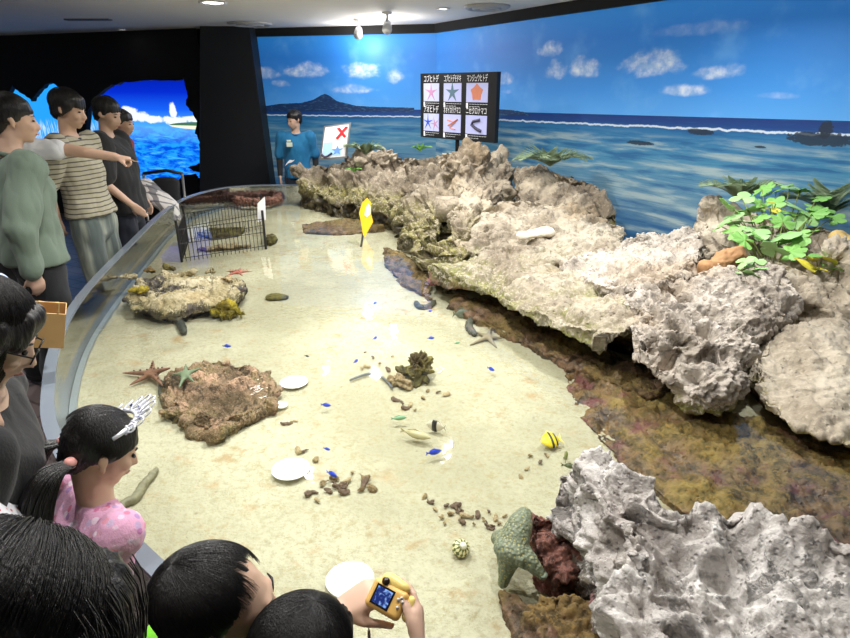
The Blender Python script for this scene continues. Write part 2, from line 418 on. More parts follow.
def lagoon_mat():
    t = NT('lagoon_picture'); uv = t.n('UVMap', uv_map='UVMap').outputs[0]; sp = t.sep(uv); u, v = sp[0], sp[1]
    hz = wcoord(160, 129, LW0, dW)[1]; h = t.math('SUBTRACT', v, hz)
    sky = t.ramp(t.math('DIVIDE', h, .8, clamp=True), [(0, srgb(70, 160, 250)), (.3, srgb(20, 90, 225)), (.6, srgb(5, 40, 190)), (1, srgb(0, 20, 140))])
    cw = t.math('MULTIPLY', t.math('SUBTRACT', t.noise(uv, 7, 6, .65), .5), 3.)
    cm = 0.
    for (px, py, rx, ry) in [(150, 113, 4, 10), (152, 122, 14, 5), (130, 121, 12, 4), (176, 121, 16, 4), (104, 112, 10, 5), (115, 118, 12, 6), (190, 123, 10, 2)]:
        cu, cz = wp(px, py); ru = abs(wp(px+rx, py)[0]-cu); rz = abs(wp(px, py-ry)[1]-cz)
        du = t.math('DIVIDE', t.math('SUBTRACT', u, cu), ru); dv = t.math('DIVIDE', t.math('SUBTRACT', v, cz), rz)
        r = t.math('ADD', t.math('SUBTRACT', 1.2, t.math('ADD', t.math('MULTIPLY', du, du), t.math('MULTIPLY', dv, dv))), cw)
        cm = t.math('MAXIMUM', cm, t.step(r, 0, .8))
    sky = t.mix(cm, sky, srgb(225, 235, 250))
    ds = t.mapv(uv, (1, 3, 1), (0, 0, .7)); s1 = t.noise(ds, 5, 6, .65, .5)
    sea = t.mix(t.step(s1, .38, .62), srgb(0, 72, 205), srgb(30, 150, 250))
    sea = t.mix(t.math('MULTIPLY', t.step(t.noise(t.mapv(uv, (1, 9, 1), (0, 0, .75)), 3, 5), .56, .64), .6), sea, srgb(90, 190, 250))
    sea = t.mix(t.math('MULTIPLY', t.step(h, -.28, -.02), .5), sea, srgb(110, 190, 250))
    col = t.mix(t.math('GREATER_THAN', h, 0), sea, sky)
    cu, cz = wp(190, 128); du = t.math('DIVIDE', t.math('SUBTRACT', u, cu), .75); dv = t.math('DIVIDE', t.math('SUBTRACT', v, cz), .055)
    r = t.math('ADD', t.math('MULTIPLY', du, du), t.math('MULTIPLY', dv, dv))
    col = t.mix(t.math('LESS_THAN', r, 1), col, t.mix(t.math('GREATER_THAN', dv, 0), srgb(235, 230, 205), srgb(70, 110, 80)))
    # left opening: pale sea grass
    g = t.step(t.noise(t.mapv(uv, (8, 1, 1), (0, 0, .2)), 5, 5), .45, .62)
    gu = wp(72, 120)[0]; gv = wp(40, 122)[1]
    ml = t.math('LESS_THAN', u, gu)
    low = t.math('SUBTRACT', 1, t.step(v, gv-.15, gv+.05))
    lc = t.mix(t.math('MULTIPLY', g, low), srgb(36, 150, 245), srgb(190, 220, 235))
    col = t.mix(ml, col, lc)
    e = t.n('Emission', {'Color': col, 'Strength': 1.0}); t.L.new(e.outputs[0], t.out.inputs[0]); return t.m
pic = wall_quad('backlit_lagoon_picture', LW0-nW*.45, LW1-nW*.45, .3, 2.5, None, .05)
# uv must follow the front wall's own coordinates
pic.data.materials.append(lagoon_mat())
tag(pic, 'glowing blue lagoon and sky picture behind the black cave openings', 'picture')
# column between the cave and the mural
m = MB(); ca = P(201, 196, 0.8); 
colA = V((-3.55, 8.3, 0)); 
tl = Q(203, 30, 8.2); tr = Q(254, 30, 8.2); bl = Q(197, 300, 8.2); br = Q(287, 300, 8.2)
def at_h(px_top, px_bot, z):                   # edge x at height z
    a = Q(px_top, 41, 8.2); b = Q(px_bot, 190, 8.2); k = (z-a.z)/(b.z-a.z); return a.x+(b.x-a.x)*k
xs = [(at_h(200, 200, z), at_h(251, 271, z), z) for z in (0, ZC)]
f0, f1 = xs
m.add([(f0[0], 8.2, 0), (f0[1], 8.2, 0), (f1[1], 8.2, ZC), (f1[0], 8.2, ZC), (f0[0]-.4, 9.3, 0), (f0[1], 9.3, 0), (f1[1], 9.3, ZC), (f1[0]-.4, 9.3, ZC)],
      [(0, 1, 2, 3), (7, 6, 5, 4), (4, 5, 1, 0), (5, 6, 2, 1), (6, 7, 3, 2), (7, 4, 0, 3)])
tag(m.build('wall_column', plain('column_black', (.008, .010, .014), .6)), kind='structure')

# ================================================================== POOL
rim_px = [(300, 184), (262, 184.6), (240, 185.5), (215, 188.5), (185, 197), (160, 212), (125, 245), (90, 280), (65, 312), (48, 350), (41, 390), (42, 425), (62, 470), (88, 510), (115, 540), (158, 583), (215, 640)]
RZ = .80; SZ = .56; WZ = .64
rim = [P(x, y, RZ) for x, y in rim_px]
rim = [V((-.9, 7.3, RZ))]+rim+[V((.0, .53, RZ)), V((.6, .12, RZ)), V((1.6, .05, RZ))]
def spline(pts, sub=6):
    out = []
    for i in range(len(pts)-1):
        p0 = pts[max(0, i-1)]; p1 = pts[i]; p2 = pts[i+1]; p3 = pts[min(len(pts)-1, i+2)]
        for k in range(sub):
            t = k/sub; out.append(.5*((2*p1)+(p2-p0)*t+(2*p0-5*p1+4*p2-p3)*t*t+(3*p1-p0-3*p2+p3)*t**3))
    out.append(pts[-1]); return out
rimc = spline(rim)
def offset(pts, d):                            # to the left side of travel (into the pool)
    out = []
    for i, p in enumerate(pts):
        t = (pts[min(i+1, len(pts)-1)]-pts[max(i-1, 0)]); t.z = 0; t.normalize(); out.append(p+V((-t.y, t.x, 0))*d)
    return out
TH_ = .045
inner = offset(rimc, TH_)
def ribbon(outer, inn, z0, z1, name, mat, parent=None, smooth=True):
    n = len(outer); vs = []; fs = []
    for a, b in zip(outer, inn): vs += [(a.x, a.y, z0), (a.x, a.y, z1), (b.x, b.y, z1), (b.x, b.y, z0)]
    for i in range(n-1):
        for k in range(4): a = i*4+k; b = i*4+(k+1) % 4; fs.append((a, b, b+4, a+4))
    fs += [(0, 1, 2, 3), ((n-1)*4+3, (n-1)*4+2, (n-1)*4+1, (n-1)*4)]
    me = bpy.data.meshes.new(name); me.from_pydata(vs, [], fs)
    bm = bmesh.new(); bm.from_mesh(me); bmesh.ops.recalc_face_normals(bm, faces=bm.faces); bm.to_mesh(me); bm.free()
    return link(name, me, mat, parent, smooth=False)
def acrylic():
    t = NT('clear_acrylic'); fr = t.n('Fresnel', {'IOR': 1.42})
    tr = t.n('BsdfTransparent', {'Color': (.90, .93, .93, 1)}); gl = t.n('BsdfGlossy', {'Color': (1, 1, 1, 1), 'Roughness': .08})
    mx = t.n('MixShader', {0: t.math('ADD', t.math('MULTIPLY', fr.outputs[0], .6), .38), 1: tr.outputs[0], 2: gl.outputs[0]}); t.L.new(mx.outputs[0], t.out.inputs[0]); return t.m
tank = empty('touch_pool_wall', (-2.1, 3.6, 0), label='curved clear acrylic wall with a grey polished rim around the shallow touch pool', cat='tank')
def under(o, p):
    o.parent = p; o.matrix_parent_inverse = Matrix.Translation(-V(p.location)); return o
def bake(o, p):                                # parent keeping place, transform baked into location
    o.parent = p; o.location = V(o.location)-V(p.location); return o
bake(ribbon(rimc, inner, SZ-.06, RZ-.012, 'acrylic_panel', acrylic()), tank)
rimmat = plain('polished_rim_edge', srgb(116, 124, 134), .22, var=.08, sc=6, bump=.05)
bake(ribbon(rimc, inner, RZ-.012, RZ, 'rim_edge', rimmat), tank)
bake(ribbon(offset(rimc, TH_+.001), offset(rimc, TH_+.03), SZ-.03, SZ+.012, 'base_gasket', plain('grey_gasket', srgb(138, 146, 150), .4)), tank)
bake(ribbon(offset(rimc, -.012), offset(rimc, TH_+.02), 0, SZ-.06, 'outer_cabinet', plain('dark_cabinet', (.02, .022, .025), .5)), tank)
# sand
rows = []
def inside(x, y, poly):
    c = False; n = len(poly); j = n-1
    for i in range(n):
        a, b = poly[i], poly[j]
        if ((a.y > y) != (b.y > y)) and (x < (b.x-a.x)*(y-a.y)/(b.y-a.y)+a.x): c = not c
        j = i
    return c
def wall_x(y):                                 # mural wall x at that y
    return K.x+dirR.x*(y-K.y)/dirR.y
poly_in = [p.copy() for p in offset(rimc, TH_+.012)]+[V((3.6, .05, 0)), V((wall_x(3)-.02, 3, 0)), V((wall_x(5)-.02, 5, 0)), V((wall_x(7.3)-.02, 7.3, 0))]
def flat_fill(poly, z, name, mat, cut=0):
    bm = bmesh.new(); vs = [bm.verts.new((p.x, p.y, z)) for p in poly]
    es = [bm.edges.new((vs[i], vs[(i+1) % len(vs)])) for i in range(len(vs))]
    bmesh.ops.triangle_fill(bm, edges=es, use_beauty=True)
    for f in bm.faces:
        if f.normal.z < 0: f.normal_flip()
    me = bpy.data.meshes.new(name); bm.to_mesh(me); bm.free(); return link(name, me, mat, smooth=False)
def sand_h(x, y):
    q = V((x, y, 0))
    return SZ+.010*noise.noise(q*1.6)+.005*noise.noise(q*6)+.0015*noise.noise(q*22)
def sand_mat():
    t = NT('pale_coral_sand'); p = t.pos()
    a = t.noise(p, 1.3, 5, .6); b = t.noise(p, 7, 6, .65); c = t.noise(p, 130, 3); f = t.noise(p, 26, 5, .7)
    col = t.mix(t.step(a, .35, .7), srgb(170, 165, 140), srgb(198, 193, 168))
    col = t.mix(t.math('MULTIPLY', t.math('MULTIPLY', t.step(b, .54, .7), t.step(a, .38, .58)), .8), col, srgb(172, 136, 88))
    col = t.mix(t.math('MULTIPLY', t.step(f, .52, .70), .6), col, srgb(160, 142, 96))
    col = t.mix(t.math('MULTIPLY', t.step(c, .6, .75), .45), col, srgb(120, 104, 78))
    col = t.mix(t.math('MULTIPLY', t.step(t.noise(p, 46, 5, .7), .45, .65), .4), col, srgb(150, 138, 106))
    vo = t.n('TexVoronoi', {'Vector': t.mapv(p, (1, 1, .2)), 'Scale': 9, 'Randomness': 1.}).outputs[0]
    col = t.mix(t.math('MULTIPLY', t.math('SUBTRACT', 1, t.step(vo, .03, .07)), .5), col, srgb(120, 110, 90))
    h = t.math('ADD', t.math('MULTIPLY', b, .6), t.math('MULTIPLY', c, .25)); h = t.math('ADD', h, f)
    t.bsdf(Base_Color=col, Roughness=.85, Normal=t.bump(h, .8, .016)); return t.m
def build_sand():
    st = .04; X0, X1, Y0, Y1 = -2.8, 3.8, 0.0, 7.4
    nx = int((X1-X0)/st)+1; ny = int((Y1-Y0)/st)+1; idx = {}; vs = []; fs = []
    def snap(x, y): return (x, y)
    for j in range(ny):
        for i in range(nx):
            x, y = X0+i*st, Y0+j*st
            if inside(x, y, poly_in): idx[i, j] = len(vs); vs.append([x, y, sand_h(x, y)])
    for (i, j) in list(idx):
        if all(k in idx for k in ((i+1, j), (i, j+1), (i+1, j+1))): fs.append((idx[i, j], idx[i+1, j], idx[i+1, j+1], idx[i, j+1]))
    me = bpy.data.meshes.new('sand_bed'); me.from_pydata(vs, [], fs)
    # stretch the border row out to the wall of the pool
    bm = bmesh.new(); bm.from_mesh(me); seg = poly_in
    for v in bm.verts:
        if v.is_boundary:
            best = None
            for k in range(len(seg)):
                a, b = seg[k], seg[(k+1) % len(seg)]; ab = V((b.x-a.x, b.y-a.y)); L2 = ab.length_squared
                if L2 < 1e-9: continue
                t = max(0, min(1, ((v.co.x-a.x)*ab.x+(v.co.y-a.y)*ab.y)/L2)); q = V((a.x+ab.x*t, a.y+ab.y*t)); d = (V((v.co.x, v.co.y))-q).length
                if best is None or d < best[0]: best = (d, q)
            if best[0] < .09: v.co.x, v.co.y = best[1]
    bm.to_mesh(me); bm.free(); return me
tag(link('sand_bed', build_sand(), sand_mat()), 'pale rippled coral sand covering the bottom of the pool', 'sand', kind='stuff')
def water_mat():
    t = NT('shallow_water'); p = t.pos()
    n = t.noise(p, 7, 3, .5, .4); n2 = t.noise(t.mapv(p, (1, 1, 1), loc=(3, 3, 0)), 28, 2)
    nr = t.bump(t.math('ADD', n, t.math('MULTIPLY', n2, .15)), .08, .02)
    fr = t.n('Fresnel', {'IOR': 1.33}); t.L.new(nr, fr.inputs['Normal'])
    tr = t.n('BsdfTransparent', {'Color': (.955, .985, .975, 1)}); gl = t.n('BsdfGlossy', {'Color': (1, 1, 1, 1), 'Roughness': .02}); t.L.new(nr, gl.inputs['Normal'])
    mx = t.n('MixShader', {0: fr.outputs[0], 1: tr.outputs[0], 2: gl.outputs[0]}); t.L.new(mx.outputs[0], t.out.inputs[0]); return t.m
tag(flat_fill(poly_in, WZ, 'pool_water', water_mat()), 'clear shallow water lying still over the sand bed', 'water', kind='stuff')
# pool base under the sand
b = flat_fill(poly_in, SZ-.06, 'pool_base', M['black']); b['kind'] = 'structure'

# ================================================================== ROCKS
W = WZ
def chunk(top, zb=.5, shrink=.9, c=None):
    ps = [V(p) for p in top]; cx = sum((p for p in ps), V())/len(ps) if c is None else V(c)
    return ps+[V((cx.x+(p.x-cx.x)*shrink, cx.y+(p.y-cx.y)*shrink, zb)) for p in ps]
def rock(label, hulls, voxel, mat, disp, smooth=3, name='reef_rock', cat='rock', **kw):
    me = blob(hulls, voxel, smooth, disp)
    return tag(recenter(link(name, me, mat)), label, cat, **kw)
L1, D1 = srgb(196, 188, 170), srgb(150, 140, 122)
PINK = (.28, .09, .10)
rm_back = rock_mat('reef_limestone_back', srgb(178, 166, 146), srgb(118, 106, 90), algae=(.17, .155, .045), wet=(.06, .045, .02), z_al=.93, z_wet=.72, w=.16, speck=.8, shade_patch=.5)
rm_mid = rock_mat('reef_limestone_mid', srgb(188, 178, 160), srgb(136, 124, 106), algae=(.16, .16, .04), wet=(.085, .045, .025), pink=PINK, z_al=.83, z_wet=.68, w=.13, speck=.65, bump=.9)
rm_big = rock_mat('reef_limestone_big', srgb(202, 193, 182), srgb(150, 140, 128), algae=(.20, .20, .06), wet=(.085, .05, .025), pink=PINK, z_al=.72, z_wet=.64, w=.06, speck=.7, bump=1., shade_patch=.5)
rm_slab = rock_mat('reef_limestone_slab', srgb(194, 184, 166), srgb(160, 148, 130), algae=(.22, .19, .06), wet=(.10, .045, .03), z_al=.70, z_wet=.655, w=.04, speck=.25)
rm_fg = rock_mat('reef_limestone_near', srgb(226, 222, 218), srgb(172, 164, 158), algae=(.14, .13, .09), wet=(.07, .04, .03), pink=PINK, z_al=.74, z_wet=.66, w=.1, sc=1.6, speck=.6, bump=.9, shade_patch=.7)
rm_sub = rock_mat('submerged_reef', srgb(150, 120, 62), srgb(92, 66, 34), algae=(.21, .15, .045), wet=(.12, .07, .028), pink=(.15, .05, .05), z_al=.9, z_wet=.595, w=.08, sc=1.3, speck=.8)
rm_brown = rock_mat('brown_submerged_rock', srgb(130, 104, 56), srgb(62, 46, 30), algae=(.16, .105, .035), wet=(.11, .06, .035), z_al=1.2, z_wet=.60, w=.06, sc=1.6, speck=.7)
rm_pink = rock_mat('pink_crusted_rock', srgb(150, 100, 84), srgb(70, 42, 36), algae=(.15, .065, .05), wet=(.07, .035, .025), pink=(.28, .10, .10), z_al=1.2, z_wet=.60, w=.06, sc=1.8, speck=.6)

# B1 far-left low pile
rock('low lumpy limestone outcrop at the far end of the pool beneath the X sign', [
    chunk([Q(297, 168, 7.15), Q(325, 163, 7.2), Q(345, 160, 7.2), P(330, 202, .72), P(300, 196, .7), Q(296, 182, 7.0)], .5, .95),
    chunk([Q(345, 157, 7.1), Q(385, 150, 7.1), Q(402, 152, 7.0), P(395, 218, .72), P(350, 204, .74), Q(350, 175, 6.9)], .5, .95),
    chunk([Q(395, 155, 6.9), Q(425, 158, 6.7), Q(420, 190, 6.1), P(398, 222, .72), Q(380, 175, 6.5)], .5, .98),
    chunk([Q(325, 164, 7.1), Q(355, 160, 7.0), P(352, 203, .74), P(325, 203, .72)], .5, 1.0),
    H(E(Q(388, 160, 6.8), .17)), H(E(Q(360, 168, 6.9), .15)), H(E(Q(330, 176, 6.9), .14))],
    .013, rm_back, rockdisp(.09, 3.6, .06, 6, .016, 1, lump=.09, lf=4))
# B2 peak under board
rock('tall craggy limestone peak under the black species board', [
    chunk([Q(405, 155, 6.5), Q(440, 156, 6.4), Q(460, 150, 6.2), P(398, 228, .74), P(430, 262, .72), Q(430, 190, 5.7)], .5, .96),
    chunk([Q(450, 149, 6.1), Q(475, 146, 6.0), Q(503, 152, 5.85), Q(520, 166, 5.7), Q(500, 200, 5.0), Q(450, 200, 5.2), P(445, 262, .8)], .5, .97),
    H(E(Q(425, 200, 5.6), .2), E(Q(440, 225, 5.0), .2)), H(E(Q(470, 175, 5.5), .26))],
    .012, rm_back, rockdisp(.10, 3.4, .07, 5, .018, 2, lump=.10, lf=3.6))
# B3 saddle boulder
rock('rounded brown limestone boulder right of the peak under the small cycad', [
    chunk([Q(515, 168, 5.6), Q(545, 167, 5.5), Q(572, 175, 5.3), Q(592, 178, 5.2), Q(620, 210, 4.8), Q(600, 226, 4.5), Q(518, 202, 5.0)], .5, 1.0),
    chunk([Q(575, 186, 5.2), Q(600, 188, 5.05), Q(624, 212, 4.75), Q(600, 214, 4.6), Q(570, 205, 4.7)], .5, 1.0)],
    .012, rm_back, rockdisp(.07, 4, .04, 6, .014, 3, lump=.05, lf=5))
# B4 middle slab
rock('broad pale limestone ledge in the middle of the reef with a green mossy edge', [
    chunk([Q(452, 212, 4.85), Q(520, 196, 4.95), Q(600, 214, 4.6), Q(628, 226, 4.35), Q(620, 250, 3.7), Q(520, 268, 3.6), Q(455, 245, 4.2)], .5, .97),
    [P(430, 262, .82), P(480, 262, .86), Q(530, 270, 3.55), P(500, 300, .74), P(455, 292, .68), P(428, 286, .66), P(430, 275, .5), P(500, 290, .5), Q(520, 250, 3.9)],
    [Q(500, 268, 3.6), Q(640, 262, 3.3), P(640, 325, .86), P(600, 346, .80), P(548, 326, .79), P(498, 304, .76), P(520, 280, .6), P(640, 300, .6)]],
    .009, rm_mid, rockdisp(.06, 4.2, .05, 8, .012, 4, strat=.02, lump=.045, lf=3.2))
# B5 big overhanging rock
rock('massive overhanging pitted limestone block in the centre right of the reef', [
    [Q(625, 236, 4.2), Q(700, 228, 4.05), Q(700, 262, 3.0), Q(640, 288, 2.9), Q(612, 262, 3.5), Q(625, 240, 4.2)-V((0, 0, .5)), Q(700, 232, 4.05)-V((0, 0, .5)), Q(700, 262, 3.0)-V((0, 0, .25)), Q(620, 270, 3.3)-V((0, 0, .25))],
    [Q(625, 288, 2.85), Q(720, 262, 2.95), Q(762, 300, 2.6), Q(742, 342, 2.3), Q(690, 318, 2.45), Q(650, 300, 2.65),
     P(628, 352, .82), P(662, 380, .78), P(700, 408, .71), P(735, 405, .68), P(752, 370, .72), P(700, 340, .66), P(640, 340, .68)],
    [Q(700, 268, 2.95), Q(780, 262, 2.95), Q(800, 300, 2.65), Q(760, 345, 2.35), Q(740, 330, 2.4), P(735, 380, .66), P(790, 330, .62), P(720, 330, .62)],
    [Q(560, 262, 3.5), Q(640, 232, 4.1), Q(705, 250, 3.5), Q(690, 275, 2.9), Q(640, 292, 2.85), Q(600, 285, 3.05), Q(640, 240, 4.0)-V((0, 0, .3)), Q(640, 288, 2.9)-V((0, 0, .2)), Q(580, 270, 3.3)-V((0, 0, .15))],
    H(E(P(700, 388, .76), .10), E(P(722, 378, .78), .10)), H(E(P(680, 350, .84), .12), E(P(735, 350, .86), .1))],
    .006, rm_big, rockdisp(.05, 4.6, .07, 9, .014, 5, strat=.008, lump=.03, lf=4.5))
# hidden footing that carries the overhang
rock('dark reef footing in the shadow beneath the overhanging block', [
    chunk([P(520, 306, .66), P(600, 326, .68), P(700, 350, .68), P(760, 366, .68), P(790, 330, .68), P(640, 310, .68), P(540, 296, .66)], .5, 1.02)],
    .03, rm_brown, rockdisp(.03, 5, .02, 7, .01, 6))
# B5b soil shelf with plants
rock('brownish rock shelf at the right edge behind the leafy creeper', [
    chunk([Q(692, 215, 4.0), Q(730, 205, 4.0), Q(800, 232, 3.55), Q(900, 238, 3.1), Q(960, 300, 2.7), Q(850, 318, 2.62), Q(780, 290, 2.8), Q(735, 262, 3.1)], .5, 1.0),
    H(E(Q(712, 210, 3.95), .11)), H(E(Q(835, 262, 3.0), .14))],
    .011, rm_slab, rockdisp(.06, 5, .05, 7, .012, 7, lump=.05, lf=4))
# B6 right slab
rock('smooth sloping limestone slab at the right edge above the water', [
    [Q(752, 352, 2.33), Q(800, 322, 2.6), Q(880, 315, 2.7), Q(1000, 330, 2.5), P(1000, 500, .68), P(850, 448, .70), P(800, 430, .69), P(762, 408, .70), P(748, 388, .72),
     P(1000, 505, .5), P(850, 440, .5), P(770, 405, .5), P(760, 360, .5), P(900, 320, .5)]],
    .009, rm_slab, rockdisp(.045, 4.5, .02, 8, .010, 8, lump=.03, lf=2.6))
# B7 foreground
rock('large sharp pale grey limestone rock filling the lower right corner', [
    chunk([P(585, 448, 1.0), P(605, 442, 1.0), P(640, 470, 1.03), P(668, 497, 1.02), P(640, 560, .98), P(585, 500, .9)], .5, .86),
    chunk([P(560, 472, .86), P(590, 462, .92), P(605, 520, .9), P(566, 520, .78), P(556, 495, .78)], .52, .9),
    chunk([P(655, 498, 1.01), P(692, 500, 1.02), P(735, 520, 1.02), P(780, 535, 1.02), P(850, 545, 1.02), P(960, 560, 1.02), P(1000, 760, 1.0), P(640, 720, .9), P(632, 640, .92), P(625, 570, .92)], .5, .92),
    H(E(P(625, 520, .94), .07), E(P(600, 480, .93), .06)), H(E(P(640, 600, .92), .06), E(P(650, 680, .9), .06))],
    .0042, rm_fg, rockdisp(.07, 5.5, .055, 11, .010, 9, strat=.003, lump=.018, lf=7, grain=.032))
# B8, B9 brown and pink
rock('olive brown submerged rock at the bottom edge left of the big grey rock', [
    chunk([P(525, 600, .63), P(560, 590, .68), P(610, 595, .68), P(640, 640, .68), P(620, 700, .66), P(520, 690, .62), P(510, 640, .60)], .5, 1.0)],
    .005, rm_brown, rockdisp(.03, 11, .02, 16, .005, 10, strat=.006, lump=.03, lf=10))
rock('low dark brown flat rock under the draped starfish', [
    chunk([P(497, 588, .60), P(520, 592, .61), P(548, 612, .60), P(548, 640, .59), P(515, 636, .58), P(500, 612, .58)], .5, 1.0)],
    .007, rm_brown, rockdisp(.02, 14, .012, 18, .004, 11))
rock('reddish pink crusted rock wedged between starfish and big grey rock', [
    chunk([P(524, 508, .70), P(545, 508, .74), P(560, 530, .74), P(600, 548, .72), P(615, 580, .68), P(560, 575, .68), P(535, 552, .70), P(528, 530, .70)], .5, .95)],
    .005, rm_pink, rockdisp(.03, 13, .03, 16, .006, 12, lump=.03, lf=14))
rock('dark brown submerged strip added to darken the gap under the mossy ledge', [  # added strip standing in for the dark shade below the ledge
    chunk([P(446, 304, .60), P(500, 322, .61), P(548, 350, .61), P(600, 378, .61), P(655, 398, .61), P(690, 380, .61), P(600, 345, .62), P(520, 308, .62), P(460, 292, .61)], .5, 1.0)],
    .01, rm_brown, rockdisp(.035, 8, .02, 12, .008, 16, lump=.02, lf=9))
# B10 submerged reef flat
rock('submerged olive and brown reef flat between the overhang and the near rock', [
    chunk([P(563, 372, .575), P(600, 368, .60), P(660, 392, .615), P(740, 412, .62), P(760, 418, .62), P(850, 462, .62), P(990, 500, .62), P(990, 600, .62), P(800, 560, .61), P(680, 510, .60), P(640, 478, .585), P(600, 440, .575), P(575, 410, .57)], .5, 1.0)],
    .009, rm_sub, rockdisp(.03, 8, .02, 12, .008, 13, lump=.02, lf=9))
rock('submerged brown rubble strip under the peak beside the yellow flag', [
    chunk([P(385, 245, .64), P(410, 252, .66), P(432, 275, .64), P(432, 298, .60), P(400, 282, .59), P(384, 262, .59)], .5, 1.0)],
    .012, rm_brown, rockdisp(.03, 7, .02, 12, .007, 14, lump=.03, lf=7))
rock('flat brown submerged rock lying in front of the far outcrop', [
    chunk([P(300, 222, .60), P(350, 218, .62), P(385, 225, .62), P(350, 233, .59), P(305, 232, .58)], .5, 1.0)],
    .014, rm_brown, rockdisp(.03, 7, .02, 12, .007, 14))
rock('small white bleached stone lying on the pale limestone ledge', [
    H(E(Q(526, 240, 4.05)+V((0, 0, .03)), (.06, .05, .022)), E(Q(543, 235, 4.1)+V((0, 0, .02)), (.07, .06, .03)))],
    .01, plain('bleached_stone', srgb(228, 220, 204), .8), rockdisp(.02, 9, 0, 9, .004, 15), name='stone', cat='stone')

def solidify_curve(o):
    dg = bpy.context.evaluated_depsgraph_get(); dg.update()
    me = bpy.data.meshes.new_from_object(o.evaluated_get(dg)); n = bpy.data.objects.new(o.name, me)
    nm = o.name; par = o.parent; cu = o.data; bpy.data.objects.remove(o); bpy.data.curves.remove(cu); n.name = nm; COL.objects.link(n); n.parent = par
    me.polygons.foreach_set('use_smooth', [True]*len(me.polygons)); return n
# ================================================================== PEOPLE
SKIN = {}
def skin_mat(rgb):
    k = tuple(rgb)
    if k not in SKIN:
        t = NT('skin'); n = t.noise(t.coord(), 60, 4)
        t.bsdf(Base_Color=t.mix(n, tuple(c*.93 for c in rgb), rgb), Roughness=.5, Subsurface_Weight=.08, Subsurface_Radius=(.02, .008, .004), Subsurface_Scale=.3, Normal=t.bump(n, .1, .002))
        SKIN[k] = t.m
    return SKIN[k]
def hair_mat(name='dark_hair', rgb=(.006, .005, .005), rough=.38):
    if name in _cache: return _cache[name]
    t = NT(name); n = t.noise(t.mapv(t.coord(), (90, 90, 9)), 3, 4)
    t.bsdf(Base_Color=t.mix(n, rgb, tuple(c*2.6 for c in rgb)), Roughness=rough, Normal=t.bump(n, .6, .004), Specular_IOR_Level=.55)
    _cache[name] = t.m; return t.m
def cloth_mat(name, rgb, rough=.85, kind=None, rgb2=None, sc=1):
    if name in _cache: return _cache[name]
    t = NT(name); o = t.coord(); n = t.noise(o, 180, 3); n2 = t.noise(o, 5, 4)
    a = tuple(c*.85 for c in rgb); col = t.mix(n2, a, rgb)
    if kind == 'stripe':
        z = t.math('ADD', t.sep(o)[2], t.math('MULTIPLY', t.noise(o, 4, 2), .03))
        f = t.math('FRACT', t.math('DIVIDE', z, sc))
        f = t.math('ABSOLUTE', t.math('SUBTRACT', f, .5)); col = t.mix(t.math('SUBTRACT', 1, t.step(f, .10, .15)), col, rgb2)
    if kind == 'dots':
        v = t.n('TexVoronoi', {'Vector': o, 'Scale': sc}).outputs[0]; col = t.mix(t.math('SUBTRACT', 1, t.step(v, .1, .16)), col, rgb2)
    if kind == 'print':
        v = t.n('TexVoronoi', {'Vector': o, 'Scale': sc}); hs = t.sep(v.outputs[1])
        c2 = t.ramp(hs[0], [(0, rgb2), (.3, (.75, .62, .75)), (.5, (.25, .15, .45)), (.68, (.75, .08, .16)), (.82, (.85, .82, .88)), (1, rgb)])
        col = t.mix(t.math('MULTIPLY', t.math('LESS_THAN', v.outputs[0], .42), .75), col, c2)
    if kind == 'wash':
        x = t.noise(t.mapv(o, (9, 9, 1.2)), 1, 3); col = t.mix(t.step(x, .42, .62), rgb, rgb2)
    if kind == 'plaid':
        sp = t.sep(o); 
        gx = t.math('ABSOLUTE', t.math('SUBTRACT', t.math('FRACT', t.math('MULTIPLY', t.math('ADD', sp[0], sp[2]), sc)), .5))
        gy = t.math('ABSOLUTE', t.math('SUBTRACT', t.math('FRACT', t.math('MULTIPLY', t.math('ADD', sp[1], sp[2]), sc)), .5))
        col = t.mix(t.math('MULTIPLY', t.math('LESS_THAN', gx, .16), .75), col, rgb2); col = t.mix(t.math('MULTIPLY', t.math('LESS_THAN', gy, .12), .75), col, rgb2)
    t.bsdf(Base_Color=col, Roughness=rough, Normal=t.bump(t.math('ADD', n, n2), .35, .004), Sheen_Weight=.1); _cache[name] = t.m; return t.m
def Rm(yaw=0, pitch=0, roll=0):                # pitch > 0 looks down
    return Matrix.Rotation(yaw, 3, 'Z') @ Matrix.Rotation(-pitch, 3, 'X') @ Matrix.Rotation(roll, 3, 'Y')
